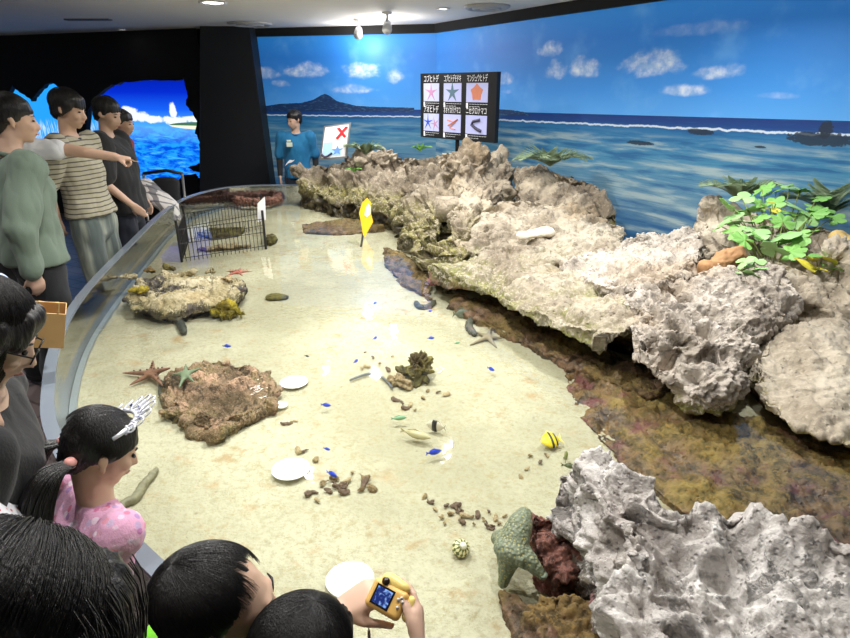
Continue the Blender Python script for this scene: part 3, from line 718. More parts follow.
def hand(wr, fdir, back, side, s=1., curls=(.35, .35, .4, .45), tcurl=.3, tout=.7, r=.0078):
    """side=+1: thumb towards fdir x back; returns hulls"""
    y = V(fdir).normalized(); z = V(back); z = (z-y*z.dot(y)).normalized(); x = y.cross(z)*side
    g = lambda a, b, c: V(wr)+(x*a+y*b+z*c)*s
    h = [H(E(g(.018, .012, 0), .014*s), E(g(-.018, .012, 0), .014*s), E(g(.029, .078, .002), .0105*s), E(g(.01, .086, .004), .011*s), E(g(-.012, .083, .003), .0105*s), E(g(-.031, .072, 0), .0095*s))]
    for k, (fx, fy, L) in enumerate([(.029, .082, .072), (.0095, .088, .080), (-.0105, .084, .075), (-.030, .074, .058)]):
        p = g(fx, fy, .002); an = 0; pts = [p]; sp = (fx)*1.2
        for q, fr in enumerate((.45, .30, .25)):
            an += curls[k]*(1.0, 1.15, .8)[q]
            d = (y*math.cos(an)-z*math.sin(an)+x*sp*math.cos(an)).normalized(); p = p+d*L*fr*s; pts.append(p)
        h += chain(pts, [r*1.1*s, r*s, r*.93*s, r*.82*s])
    p0 = g(.02, .022, -.004); d1 = (x*tout+y*.75-z*.25).normalized(); p1 = p0+d1*.038*s
    d2 = (d1+(y*.4-z*tcurl-x*.25)).normalized(); p2 = p1+d2*.032*s; p3 = p2+(d2-z*tcurl*.7).normalized()*.026*s
    h += chain([p0, p1, p2, p3], [.0135*s, .0105*s, .0095*s, .0078*s])
    return h
def head_hulls(c, R, k=1., neck=None, fem=False):
    g = lambda p: V(c)+R @ (V(p)*k)
    e = lambda p, r: E(g(p), V(r)*k if not isinstance(r, float) else r*k, R)
    h = [e((0, -.014, .035), (.073, .092, .078)), H(e((0, .028, .01), (.064, .06, .07)), e((0, .038, -.045), (.050, .048, .05))),
         H(e((0, .04, -.05), (.046, .042, .04)), e((0, .062, -.088), (.021, .021, .017)), e((0, .01, -.06), (.052, .04, .035))),
         H(e((0, .087, .012), .007), e((0, .109, -.030), .0095), e((0, .085, -.034), .013)), H(e((.011, .096, -.034), .007), e((-.011, .096, -.034), .007)),
         H(e((.018, .084, -.062), .005), e((0, .094, -.061), .0075), e((-.018, .084, -.062), .005)),
         e((.032, .066, -.025), (.022, .022, .022)), e((-.032, .066, -.025), (.022, .022, .022)),
         H(e((.03, .084, .026), .006), e((-.03, .084, .026), .006))]
    for sx in (-1, 1):
        h.append(H(e((sx*.074, -.004, -.005), (.006, .012, .02)), e((sx*.082, -.014, .002), (.005, .013, .019)), e((sx*.074, -.0, -.032), (.005, .008, .009))))
    if neck is not None: h.append(H(e((0, -.018, -.055), (.047, .05, .04)), E(neck, .052*k)))
    return h
def hair_disp(c, R, amp=.004, fr=9, seed=0):
    Ri = R.inverted()
    def fn(p, n):
        q = Ri @ (p-V(c)); az = math.atan2(q.x, q.y+.04)
        a = noise.noise(V((az*fr, q.z*3, seed)))+.6*noise.noise(V((az*fr*2.6, q.z*5, seed+3)))
        return amp*a
    return fn
def hair_hulls(c, R, k=1., style='short'):
    g = lambda p: V(c)+R @ (V(p)*k)
    e = lambda p, r: E(g(p), V(r)*k if not isinstance(r, float) else r*k, R)
    h = [e((0, -.017, .046), (.083, .096, .082)), H(e((0, -.05, .03), (.078, .066, .07)), e((0, -.066, -.035), (.056, .038, .04)))]
    for sx in (-1, 1): h.append(H(e((sx*.062, -.008, .05), (.02, .05, .035)), e((sx*.064, -.03, .012), (.016, .03, .03)), e((sx*.069, .016, .012), (.006, .010, .018))))
    if style == 'crop': h = [e((0, -.026, .045), (.082, .090, .080)), H(e((0, -.05, .03), (.077, .066, .07)), e((0, -.066, -.03), (.056, .038, .04))), H(e((.064, -.03, .02), (.014, .03, .03)), e((.068, -.002, .012), (.006, .010, .022))), H(e((-.064, -.03, .02), (.014, .03, .03)), e((-.068, -.002, .012), (.006, .010, .022)))]
    if style in ('short', 'bowl'): h.append(H(e((0, .045, .075), (.06, .03, .03)), e((0, .079, .045), (.036, .008, .012)), e((.045, .058, .04), (.012, .012, .016)), e((-.045, .058, .04), (.012, .012, .016))))
    if style == 'bowl':
        for sx in (-1, 1): h.append(H(e((sx*.064, .01, .03), (.018, .05, .04)), e((sx*.06, -.03, -.02), (.02, .03, .03))))
        h.append(H(e((0, .05, .07), (.064, .034, .03)), e((0, .084, .03), (.042, .009, .018))))
    if style == 'long':
        for sx in (-1, 1): h.append(H(e((sx*.07, .02, .03), (.02, .03, .04)), e((sx*.08, -.0, -.1), (.02, .04, .05)), e((sx*.07, -.03, -.2), (.025, .04, .04))))
        h.append(H(e((0, -.06, .0), (.085, .05, .06)), e((0, -.075, -.16), (.09, .04, .06)), e((0, -.07, -.27), (.07, .03, .04))))
        h.append(H(e((0, .058, .075), (.055, .03, .03)), e((.05, .06, .03), (.018, .02, .03)), e((-.05, .06, .03), (.018, .02, .03))))
    return h
def strands(name, c, R, k, n, length, parent, mat, lift=.004, crown=(0, -.05, .12), spread=PI, rad=.0004, seed=1, face=.35, hang=0.):
    """fine hairs lying on the head from the crown downwards"""
    r_ = random.Random(seed); cu = bpy.data.curves.new(name, 'CURVE'); cu.dimensions = '3D'; cu.bevel_depth = rad*k; cu.bevel_resolution = 0
    ax = V((.084, .097, .083)); ce = V((0, -.022, .046)); cr = V(crown)
    for i in range(n):
        az = r_.uniform(-PI, PI); L = length*r_.uniform(.75, 1.1)
        if abs(az) < face: L *= .75
        d0 = (cr-ce).normalized(); t = V((math.sin(az), math.cos(az), 0)); t = (t-d0*t.dot(d0)).normalized()
        st = r_.uniform(0, .55)*L; pts = []; K_ = 8; lf = lift*r_.uniform(.3, 1.6); sw = r_.uniform(-.12, .12)
        for q in range(K_):
            a = (st+(L-st)*q/(K_-1)); tt = (t+sw*q/K_*d0.cross(t)).normalized()
            d = d0*math.cos(a)+tt*math.sin(a); p = ce+V((d.x*ax.x, d.y*ax.y, d.z*ax.z))*(1+lf/.09*(1 if q else .3))
            if hang and a > 1.5: p = ce+V((d.x*ax.x, d.y*ax.y, 0))*(1.03)+V((0, 0, -(a-1.5)*hang))
            pts.append(V(c)+R @ (p*k))
        sp = cu.splines.new('POLY'); sp.points.add(K_-1)
        for q, p in enumerate(pts): sp.points[q].co = (*p, 1); sp.points[q].radius = 1 if q < K_-2 else .5
    cu.materials.append(mat); o = bpy.data.objects.new(name, cu); COL.objects.link(o); o.parent = parent; o = solidify_curve(o); o['kind'] = 'stuff'; return o
def eyes(c, R, k, parent):
    for sx in (-1, 1):
        mb = MB(); mb.lathe([(.0001, -.010), (.007, -.008), (.0105, 0), (.007, .008), (.0001, .010)], n=12, R=Matrix.Rotation(PI/2, 3, 'X'))
        vs = [V(c)+R @ ((V((v[0]*1.3, v[1]*.6, v[2]*.55))+V((sx*.031, .0835, .004)))*k) for v in mb.v]; mb.v = [tuple(v) for v in vs]
        mb.build('eye', plain('eye_dark', (.01, .007, .006), .2), parent, True)
        a, b = V(c)+R @ (V((sx*.016, .089, .024))*k), V(c)+R @ (V((sx*.046, .078, .027))*k)
        q = MB(); q.tube([a, (a+b)/2+R @ V((0, .003, .003))*k, b], [.002*k, .003*k, .0015*k], 6); q.build('eyebrow', hair_mat(), parent, True)
    q = MB(); q.tube([V(c)+R @ (V(p)*k) for p in ((-.018, .0885, -.062), (0, .1005, -.0605), (.018, .0885, -.062))], [.0015*k, .003*k, .0015*k], 6)
    q.build('lips', plain('lips', (.38, .13, .11), .45), parent, True)

def person(label, loc, yaw, h, skin=(.62, .40, .29), head=(0, 0, 0), hair='short', arms=None, lean=0., leanx=0., top=None, bottom=None, shoes=None, voxel=.012, kid=0., name='person', group=None, sleeve=.55, hm=None, headk=None, topk=1.0, finger=((.35,)*4, (.35,)*4), collar=None, long_sleeve=None, headoff=(0, 0, 0), nstr=0, hemlen=0.0, aim=None, aimY=None, armsW=None, hands=None):
    root = empty(name, loc, yaw, label, 'person', group)
    s = h/1.72; hk = headk or (s*(1+kid*.28))
    hip = V((0, 0, .93))*s
    def up(x, y, z):                            # leaning torso about the hip
        p = V((x, y, z))*s-hip; p = Matrix.Rotation(-lean, 3, 'X') @ Matrix.Rotation(leanx, 3, 'Y') @ p; return p+hip
    RL = Matrix.Rotation(-lean, 3, 'X') @ Matrix.Rotation(leanx, 3, 'Y')
    e = lambda p, r: E(p, V(r)*s if not isinstance(r, float) else r*s, RL)
    sh = [up(-.175, 0, 1.40), up(.175, 0, 1.40)]; ch = up(0, .0, 1.27); wa = up(0, 0, 1.07); nk = up(0, -.012, 1.455)
    hc = up(0, .03, 1.475)+V((0, 0, .135))*hk+V(headoff)*s
    Rh = Rm(*head)
    Rz = Matrix.Rotation(yaw, 3, 'Z')
    if aim: t_ = P(aim[0], aim[1], hc.z)-Rz @ hc; root.location = (t_.x, t_.y, 0)
    if aimY:
        t_ = Q(aimY[0], 115, aimY[1])-Rz @ hc; root.location = (t_.x, t_.y, 0)
    print('PERSON', label[:30], 'head z %.2f' % hc.z, 'loc', tuple(round(v, 2) for v in root.location), 'head', tuple(round(v, 2) for v in (Rz @ hc+root.location)))
    body = head_hulls(hc, Rh, hk, nk)
    body += [H(e(ch, (.145, .09, .12)), e(up(0, 0, 1.39), (.13, .06, .04))), H(e(ch, (.14, .09, .1)), e(wa, (.12, .085, .07))), H(e(wa, (.12, .085, .07)), E(hip, V((.15, .095, .09))*s)), H(e(nk, .055), e(up(0, 0, 1.40), (.11, .05, .03)))]
    legs = []
    for sx in (-1, 1):
        L = [V((sx*.085, 0, .90))*s, V((sx*.095, .015, .50))*s, V((sx*.10, -.015, .10))*s]
        legs.append(L); body += chain(L, [.083*s, .055*s, .04*s])
        body.append(H(E(V((sx*.10, -.03, .045))*s, .036*s), E(V((sx*.115, .13, .03))*s, .026*s)))
    arms = arms or [None, None]; AR = []
    toL = lambda v: Rz.transposed() @ (V(v)-root.location)
    for k, sx in enumerate((-1, 1)):
        a = arms[k] or (up(sx*.235, -.03, 1.13), up(sx*.235, .06, .90))
        if arms[k]: a = (V(a[0])*s, V(a[1])*s)
        if armsW and armsW[k]: a = (toL(armsW[k][0]), toL(armsW[k][1]))
        S0 = sh[k]; AR.append((S0, a[0], a[1])); body += chain([S0, a[0], a[1]], [.05*s, .038*s, .026*s])
        d = (a[1]-a[0]).normalized(); bk = V((sx, 0, .15)) if abs(d.z) > .6 else V((0, 0, 1))
        if hands and hands[k]:
            hd = hands[k]; body += hand(a[1], Rz.transposed() @ V(hd[0]), Rz.transposed() @ V(hd[1]), hd[2], hd[6] if len(hd) > 6 else s*.9, hd[3], hd[4], hd[5])
        else: body += hand(a[1], d, bk, 1 if (k == 1) != (abs(d.z) <= .6) else -1, s*(.95 if not kid else .9), finger[k])
    link('body', blob(body, voxel, 2), skin_mat(skin), root)
    hm = hm or hair_mat()
    if hair:
        hob = link('hair', blob(hair_hulls(hc, Rh, hk, hair), voxel*.7, 2, hair_disp(hc, Rh, .006*hk)), hm, root)
        if nstr: strands('hair_strand', hc, Rh, hk, nstr, 1.9 if hair != 'long' else 2.4, hob, hm, seed=len(label), hang=.0 if hair != 'long' else .22)
    eyes(hc, Rh, hk, root)
    if top:
        zb = .86-hemlen; o = .018*topk
        t = [H(e(ch, (.16*topk, .112*topk, .12)), e(up(-.155, 0, 1.395), .062), e(up(.155, 0, 1.395), .062), e(up(0, -.005, 1.42), (.07, .06, .035))),
             H(e(ch, (.165*topk, .112*topk, .12)), e(wa, (.155*topk, .11*topk, .06))),
             H(e(wa, (.155*topk, .11*topk, .06)), e(up(0, 0, zb+.02), (.175*topk, .125*topk, .025)))]
        for k, (S0, El, Wr) in enumerate(AR):
            fr = sleeve; full = fr >= 1
            if full: t += chain([S0, El, El.lerp(Wr, min(1, fr-1) if fr < 2 else .93)], [.068*s*topk, .056*s*topk, .045*s*topk])
            else: t += chain([S0, S0.lerp(El, fr+.25)], [.07*s*topk, .064*s*topk])
        link('shirt', blob(t, voxel*.8, 2, cloth(.016*s, 8, len(label))), top, root)
        if long_sleeve:
            for (S0, El, Wr) in AR: link('undersleeve', blob(chain([S0.lerp(El, .5), El, El.lerp(Wr, .9)], [.052*s, .045*s, .034*s]), voxel*.8, 1), long_sleeve, root)
        if collar:
            mb = MB(); ring = []
            for i in range(18):
                a = 2*PI*i/18; ring.append(nk+RL @ (V((math.cos(a)*.068, math.sin(a)*.066-.004, -.012-.018*math.sin(a)))*s))
            mb.tube(ring, .011*s, 8, closed=True); mb.build('collar', collar, root, True)
    if bottom:
        t = [H(E(hip+V((0, 0, .04))*s, V((.158, .11, .07))*s), E(V((-.085, 0, .84))*s, .098*s), E(V((.085, 0, .84))*s, .098*s))]
        for L in legs: t += chain([L[0], L[1], L[2]], [.098*s, .082*s, .072*s])
        link('trousers', blob(t, voxel*.9, 2, cloth(.016*s, 7, len(label)+3)), bottom, root)
    for sx in (-1, 1):
        link('shoe', blob([H(E(V((sx*.10, -.035, .05))*s, V((.042, .05, .048))*s), E(V((sx*.117, .14, .035))*s, V((.045, .05, .033))*s))], .012, 2), shoes or plain('dark_shoe', (.02, .02, .022), .5), root)
    root['_'] = 0; del root['_']
    return root, hc, Rh, hk, up
D = math.radians
def kid_hair(p): return next(c for c in p.children if c.name.startswith('hair') and 'strand' not in c.name)
blackcl = cloth_mat('black_cotton', (.010, .010, .012))
olive = cloth_mat('sage_shirt', srgb(110, 126, 112))
person('man in sage green shirt and black trousers seen from behind at the left edge', (0, 0, 0), D(-42), 1.84, aimY=(12, 3.3), head=(D(-14), .10, 0), hair='short', top=olive, topk=1.25, bottom=cloth_mat('black_cargo', (.012, .013, .016)), collar=olive, sleeve=1.9, lean=.04, voxel=.011, nstr=700, hemlen=-.03, arms=[None, ((.27, -.10, 1.13), (.24, -.08, .90))])
# pointing man behind him
person('man in white T-shirt with one bare arm stretched out pointing over the pool', (0, 0, 0), D(-80), 1.86, aimY=(-6, 3.75), head=(0, .1, 0), top=cloth_mat('white_tee', (.72, .73, .76)), bottom=blackcl, lean=.06, voxel=.010, sleeve=.5,
       arms=[((-.21, .34, 1.385), (-.17, .60, 1.345)), None], finger=((.06, 1.15, 1.2, 1.2), (.4,)*4), nstr=400)
stripe = cloth_mat('striped_tee', srgb(176, 170, 148), kind='stripe', rgb2=srgb(84, 78, 72), sc=.032)
person('man in beige and black striped T-shirt and faded jeans looking right', (0, 0, 0), D(-93), 1.86, aimY=(70, 4.3), head=(D(2), .22, 0), hair='bowl', top=stripe, topk=1.14, bottom=cloth_mat('faded_jeans', srgb(88, 98, 96), kind='wash', rgb2=srgb(158, 164, 150)), lean=-.07, sleeve=.62, arms=[((-.23, -.11, 1.15), (-.17, -.13, .94)), ((.23, -.11, 1.15), (.17, -.13, .94))], voxel=.011, collar=cloth_mat('navy_collar', (.012, .014, .03)), nstr=700, hemlen=-.07)
person('man in plain black T-shirt behind the striped shirt with short black hair', (0, 0, 0), D(-85), 1.80, aimY=(108, 5.0), head=(D(-15), .3, 0), top=blackcl, topk=1.36, bottom=cloth_mat('navy_trousers', (.015, .018, .03)), lean=-.07, voxel=.013, nstr=300,
       arms=[((-.27, -.04, 1.13), (-.25, .06, .92)), ((.27, -.02, 1.13), (.24, .14, .96))])
person('person in red top half hidden behind the man in black', (0, 0, 0), D(-80), 1.70, aimY=(121, 5.7), head=(D(-10), .2, 0), top=cloth_mat('red_top', srgb(160, 62, 58)), bottom=cloth_mat('green_trousers', srgb(40, 92, 70)), lean=.14, voxel=.014, sleeve=1.8)
person('person in pale blue shirt holding an open brown paper bag at the left edge', (0, 0, 0), D(-60), 1.36, aim=(-48, 272), head=(0, .3, 0), top=cloth_mat('pale_blue', srgb(178, 196, 226)), bottom=blackcl, sleeve=1.5, voxel=.011, lean=.1, kid=.3,
       armsW=[None, (P(-2, 285, 1.16), P(26, 300, 1.12))], hands=[None, (P(52, 312, 1.05)-P(26, 300, 1.12), (0, 0, 1), -1, (.5, .6, .6, .7), .4, .5)])
# staff member
st, hc, Rh, hk, up = person('aquarium attendant in blue polo over black long sleeves standing at the far wall', (-1.60, 7.62, 0), D(188), 1.62, head=(D(-48), .18, 0), top=cloth_mat('blue_polo', srgb(24, 112, 160)), bottom=cloth_mat('staff_trousers', (.01, .014, .03)), long_sleeve=blackcl, topk=1.12, voxel=.012, collar=cloth_mat('blue_collar', srgb(18, 92, 138)), nstr=200)
mb = MB(); mb.box((.07, .165, 1.24), (.07, .008, .05)); mb.box((.075, .160, 1.285), (.05, .006, .02)); mb.build('name_badge', plain('badge', srgb(206, 214, 190), .5), st)
mb = MB(); mb.plate([(.02, .158, 1.06), (.06, .158, 1.03), (.10, .158, 1.02), (.15, .158, .985), (.11, .158, 1.035), (.08, .158, 1.06), (.05, .158, 1.055)], (0, .01, 0)); mb.build('shirt_print', M['white'], st)
# woman with glasses
wm, hc, Rh, hk, up = person('woman in black with long dark hair and glasses looking down into the pool', (0, 0, 0), D(-62), 1.54, aim=(-14, 334), head=(D(-6), .62, 0), hair='long', top=blackcl, bottom=blackcl, sleeve=1.9, lean=.22, voxel=.007, topk=1.1, skin=(.66, .45, .34), nstr=2200)
g = MB()
for sx in (-1, 1):
    g.tube([hc+Rh @ (V((sx*.032+.024*math.cos(a), .104, .004+.018*math.sin(a)))*hk) for a in [2*PI*i/16 for i in range(16)]], .0016, 6, closed=True)
    g.tube([hc+Rh @ (V((sx*.056, .102, .01))*hk), hc+Rh @ (V((sx*.08, .0, .005))*hk)], .0018, 6)
g.tube([hc+Rh @ (V((-.008, .106, .006))*hk), hc+Rh @ (V((.008, .106, .006))*hk)], .0016, 6)
g.build('eyeglasses', plain('black_frame', (.01, .01, .01), .3), wm, True)

# girl with tiara
pinkc = cloth_mat('pink_print', srgb(226, 168, 200), kind='print', rgb2=srgb(190, 40, 90), sc=48)
gl, hc, Rh, hk, up = person('little girl with silver tiara and pigtails in pink patterned top', (0, 0, 0), D(-42), 1.22, aim=(101, 450), head=(D(-10), .48, 0), hair='short', kid=.28, top=pinkc, bottom=cloth_mat('pink_skirt', srgb(200, 150, 180)), sleeve=.6, lean=.34, voxel=.0055, topk=1.12, skin=(.66, .42, .30), nstr=0,
    armsW=[None, (P(88, 545, .86), P(104, 546, .86))], hands=[None, (P(122, 535, .84)-P(104, 546, .86), (0, 0, 1), -1, (.25, .25, .3, .35), .3, .6)])
gh = hair_mat()
strands('hair_strand', hc, Rh, hk, 4200, 1.75, kid_hair(gl), gh, crown=(.0, .04, .12), seed=5, rad=.00045)
def W2(p): return hc+Rh @ (V(p)*hk)
for sx in (-1, 1):
    b0 = W2((sx*.066, -.088, -.015)); 
    m = MB(); m.lathe([(.0001, -.013), (.009, -.010), (.0135, 0), (.009, .010), (.0001, .013)], c=b0, n=16); m.build('hair_bobble', plain('pink_bobble', srgb(236, 168, 160), .35), gl, True)
    dn = gl.matrix_world.inverted()
    pts = [b0, b0+V((sx*.010, -.04, -.0)), b0+V((sx*.016, -.075, -.045)), b0+V((sx*.02, -.10, -.12)), b0+V((sx*.016, -.11, -.20)), b0+V((sx*.01, -.115, -.25))]
    cu = bpy.data.curves.new('pigtail', 'CURVE'); cu.dimensions = '3D'; cu.bevel_depth = .0011; cu.bevel_resolution = 0
    sm = spline([V(p) for p in pts], 4)
    for i in range(420):
        a = rnd.uniform(0, 2*PI); rr = math.sqrt(rnd.random()); sp = cu.splines.new('POLY'); sp.points.add(len(sm)-1); tw = rnd.uniform(-.5, .5)
        for q, p in enumerate(sm):
            f = q/(len(sm)-1); w_ = (.006+.027*math.sin(PI*min(1, f*.8+.08)))*rr
            sp.points[q].co = (*(p+Rh @ V((math.cos(a+tw*f)*w_, math.sin(a+tw*f)*w_, math.sin(a*3)*.004*f))), 1)
    cu.materials.append(gh); o = bpy.data.objects.new('pigtail', cu); COL.objects.link(o); o.parent = gl; solidify_curve(o)
# tiara: band + scrolls + fan of petals
m = MB()
silver = plain('silver_tiara', srgb(226, 228, 238), .3, .25)
arc = [(math.sin(a)*.087, -.045+.105*math.cos(a), .046+math.cos(a)*.078) for a in [D(-70+10*i) for i in range(15)]]
m.tube([W2(p) for p in arc], .0055, 6)
for i, a in enumerate([D(-50+12.5*k) for k in range(9)]):
    hgt = .026+.046*math.cos(a*1.5)**2; b = V((math.sin(a)*.087, -.045+.105*math.cos(a), .046+math.cos(a)*.078)); up_ = V((math.sin(a)*.6, .55, math.cos(a))).normalized(); sd = V((math.cos(a), 0, -math.sin(a)))
    w_ = .011
    loop = [b+up_*(hgt*(.5-.5*math.cos(q)))+sd*w_*math.sin(q)*(1-.3*math.cos(q)) for q in [2*PI*j/14 for j in range(14)]]
    m.tube([W2(p) for p in loop], .0021, 5, closed=True); m.tube([W2(b+sd*.013), W2(b+up_*hgt*.4), W2(b-sd*.013)], .003, 5)
    m.tube([W2(b), W2(b+up_*hgt*.7)], .0015, 5)
    q = MB()
tia = m.build('tiara', silver, gl, True)
m = MB()
for i, a in enumerate([D(-30+20*k) for k in range(4)]):
    b = W2((math.sin(a)*.09, -.035+.105*math.cos(a), .062+math.cos(a)*.08)); m.lathe([(.0001, -.005), (.005, 0), (.0001, .005)], c=b, n=8)
m.build('tiara_gem', plain('blue_gem', srgb(40, 50, 130), .1), tia)

# child in polka dot top at the left edge
person('person in white top with small red dots at the left edge below the glasses', (0, 0, 0), D(-45), 1.42, aim=(-56, 416), head=(0, .3, 0), top=cloth_mat('dotted', srgb(222, 222, 228), kind='dots', rgb2=srgb(190, 60, 60), sc=38), bottom=blackcl, sleeve=.7, voxel=.008, topk=1.15)
# boy
by, hc, Rh, hk, up = person('boy in lime green shirt with short black hair leaning over the rim', (0, 0, 0), D(-42), 1.28, aim=(223, 610), head=(D(-36), .02, 0), kid=.34, hair='crop', top=cloth_mat('lime_tee', srgb(120, 214, 40)), bottom=blackcl, sleeve=.6, lean=.42, voxel=.0055, skin=(.70, .46, .33), nstr=0)
strands('hair_strand', hc, Rh, hk, 4500, 1.72, kid_hair(by), gh, crown=(0, -.055, .10), seed=8, rad=.00045, lift=.003)
BOY = by
# child with the toy camera
ck, hc, Rh, hk, up = person('child with black hair holding up a small yellow camera over the water', (0, 0, 0), D(-30), 1.22, aim=(303, 664), head=(D(0), .4, 0), kid=.40, hair='short', top=cloth_mat('dark_tee', (.03, .03, .04)), bottom=blackcl, sleeve=.6, lean=.36, voxel=.005, skin=(.72, .47, .35), nstr=0,
    
    armsW=[(P(285, 655, .97), P(338, 612, 1.035)), (P(408, 705, .95), P(419, 655, 1.02))],
    hands=[(P(388, 584, 1.075)-P(338, 612, 1.035), (-.1, -.2, 1), 1, (.12, .3, .45, .6), .35, .75, .80), (P(417, 598, 1.06)-P(419, 655, 1.02), (1, .15, .1), -1, (.28, .3, .35, .4), .1, .3, .78)])
strands('hair_strand', hc, Rh, hk, 4200, 1.95, kid_hair(ck), gh, crown=(0.01, -.02, .11), seed=9, rad=.00045, lift=.003)
CAMKID = ck
# big head in the foreground
fgw, hc, Rh, hk, up = person('woman with long glossy dark hair seen from behind in the near corner', (0, 0, 0), D(-50), 1.56, aim=(-4, 672), head=(D(0), .5, 0), hair='long', top=blackcl, bottom=blackcl, sleeve=1.9, lean=.18, voxel=.007, nstr=0)
fh = hair_mat('grey_black_hair', (.012, .011, .011), .42)
strands('hair_strand', hc, Rh, hk, 7500, 2.5, kid_hair(fgw), fh, crown=(-.05, .0, .11), seed=12, rad=.00038, lift=.006, hang=.22)
cu = bpy.data.curves.new('loose_hair', 'CURVE'); cu.dimensions = '3D'; cu.bevel_depth = .0006; cu.bevel_resolution = 0
for i in range(140):
    a = rnd.uniform(.2, 1.3); z0 = rnd.uniform(-.02, .09); L_ = rnd.uniform(.16, .3); off = rnd.uniform(0, .02)
    p0 = V((math.sin(a)*.088, math.cos(a)*.09-.02, z0+.04)); pts = []
    for q in range(8):
        f = q/7; pts.append(hc+Rh @ ((p0+V((.035*math.sin(f*2.4)+off*f, .06*f*(1-.4*f), -L_*f*f-.02*f)))*hk))
    sp = cu.splines.new('POLY'); sp.points.add(7)
    for q, p in enumerate(pts): sp.points[q].co = (*p, 1)
cu.materials.append(fh); o = bpy.data.objects.new('loose_hair', cu); COL.objects.link(o); o.parent = fgw; o = solidify_curve(o); o['kind'] = 'stuff'

# ================================================================== THINGS IN THE POOL
def slab_rock(label, outline, ztop, zmid, mat, disp, voxel=.009, extra=(), shr=.9, **kw):
    top = [P(x, y, ztop) for x, y in outline]; c = sum(top, V())/len(top)
    mid = [P(x, y, ztop) for x, y in outline]
    h = [chunk([c.lerp(p, .8)+V((0, 0, 0)) for p in top]+[V((p.x, p.y, zmid)) for p in mid], SZ-.03, shr, c)]
    return rock(label, h+list(extra), voxel, mat, disp, 2, **kw)
rm_plate = rock_mat('pale_mossy_plate_rock', srgb(206, 196, 168), srgb(150, 138, 100), algae=(.12, .10, .035), wet=(.05, .04, .03), z_al=.675, z_wet=.645, w=.025, sc=2, speck=.5)
rm_star = rock_mat('speckled_reddish_rock', srgb(188, 156, 128), srgb(84, 68, 44), algae=(.17, .13, .05), wet=(.10, .08, .03), pink=(.25, .12, .10), z_al=.62, z_wet=.57, w=.05, sc=2.0, speck=.95, bump=1., shade_patch=.75)
rm_coral = rock_mat('green_brown_coral', srgb(128, 120, 60), srgb(66, 54, 30), algae=(.12, .11, .03), wet=(.05, .04, .02), z_al=.58, z_wet=.55, w=.02, sc=4, speck=.7)
rm_yel = rock_mat('yellow_green_coral', srgb(176, 158, 48), srgb(98, 86, 30), algae=(.24, .2, .05), wet=(.10, .09, .03), z_al=.58, z_wet=.55, w=.02, sc=4, speck=.7)
rm_rub = rock_mat('coral_rubble', srgb(196, 176, 136), srgb(120, 96, 64), algae=(.3, .24, .12), wet=(.2, .15, .08), z_al=.5, z_wet=.5, w=.02, sc=4, speck=.7)
slab_rock('large round reddish brown rock in the pool with starfish clinging to its left end', [(157, 378), (178, 358), (222, 351), (266, 362), (282, 380), (279, 398), (245, 414), (212, 426), (182, 412), (160, 402)], .655, .61, rm_star, rockdisp(.045, 9, .03, 14, .009, 21, strat=.014, lump=.04, lf=7), .0055)
slab_rock('small flat brown rock at the lower front edge of the large round rock', [(182, 424), (200, 412), (238, 414), (236, 426), (210, 434), (190, 433)], .60, .585, rm_star, rockdisp(.02, 12, .01, 16, .004, 22), .006)
slab_rock('long flat layered rock with pale mossy top by the left pool wall', [(120, 292), (136, 276), (165, 270), (205, 272), (236, 276), (249, 285), (240, 294), (205, 300), (165, 307), (130, 303)], .675, .63, rm_plate, rockdisp(.045, 7, .02, 12, .008, 23, strat=.028, lump=.03, lf=6), .007, shr=.74)
for k, (px, py, r) in enumerate([(128, 277, .06), (150, 271, .055), (170, 268, .05), (190, 272, .055), (212, 271, .045), (226, 278, .05), (140, 290, .07), (178, 283, .06)]):
    c = P(px, py, .69); rock(['grey', 'brown', 'white', 'pale', 'small white', 'tan', 'yellow mossy', 'greenish'][k]+' lump of coral on the layered rock, number %d from the left wall' % (k+1) if False else
         ['grey knobbly coral lump nearest the left wall on the layered rock', 'brown coral lump second along the back of the layered rock', 'dark coral lump at the middle back of the layered rock', 'pale coral lump in the middle of the layered rock', 'whitish coral lump right of middle on the layered rock', 'tan coral lump at the right end of the layered rock', 'yellow mossy coral lump at the front left of the layered rock', 'greenish coral lump at the front middle of the layered rock'][k],
         [H(E(c, (r, r*.7, r*.45)))], .008, [rm_plate, rm_brown, rm_coral, rm_plate, rm_plate, rm_rub, rm_yel, rm_plate][k], rockdisp(.03, 14, .02, 18, .005, 30+k, lump=.02, lf=16), 1, name='coral_lump', cat='coral')
# yellow coral, dark coral head, thin flat one
c = P(228, 314, .585); rock('small yellow green branching coral clump in front of the layered rock', [H(E(c+V((dx, dy, dz)), r)) for dx, dy, dz, r in [(-.05, 0, .02, .05), (.0, .02, .03, .055), (.05, -.01, .01, .045), (.09, -.02, 0, .03), (.03, -.05, 0, .035), (-.02, -.04, 0, .04)]], .007, rm_yel, rockdisp(.03, 18, .03, 22, .006, 41, lump=.04, lf=18), 1, name='coral_clump', cat='coral')
c = P(414, 374, .60); rock('dark green and brown coral head on the sand in mid pool', [H(E(c+V((dx, dy, dz)), r)) for dx, dy, dz, r in [(-.04, 0, .0, .065), (.02, .03, .03, .07), (.04, -.01, .01, .06), (-.01, -.03, -.01, .05)]], .006, rm_coral, rockdisp(.03, 16, .04, 18, .006, 42, lump=.05, lf=15), 1, name='coral_boulder', cat='coral')
c = P(403, 378, .59); rock('crusty tan coral piece against the left side of the dark coral head', [H(E(c+V((-.03, -.02, 0)), .045), E(c+V((.02, -.05, -.01)), .03))], .006, rm_rub, rockdisp(.02, 18, .03, 20, .006, 43, lump=.03, lf=18), 1, name='coral_clump', cat='coral')
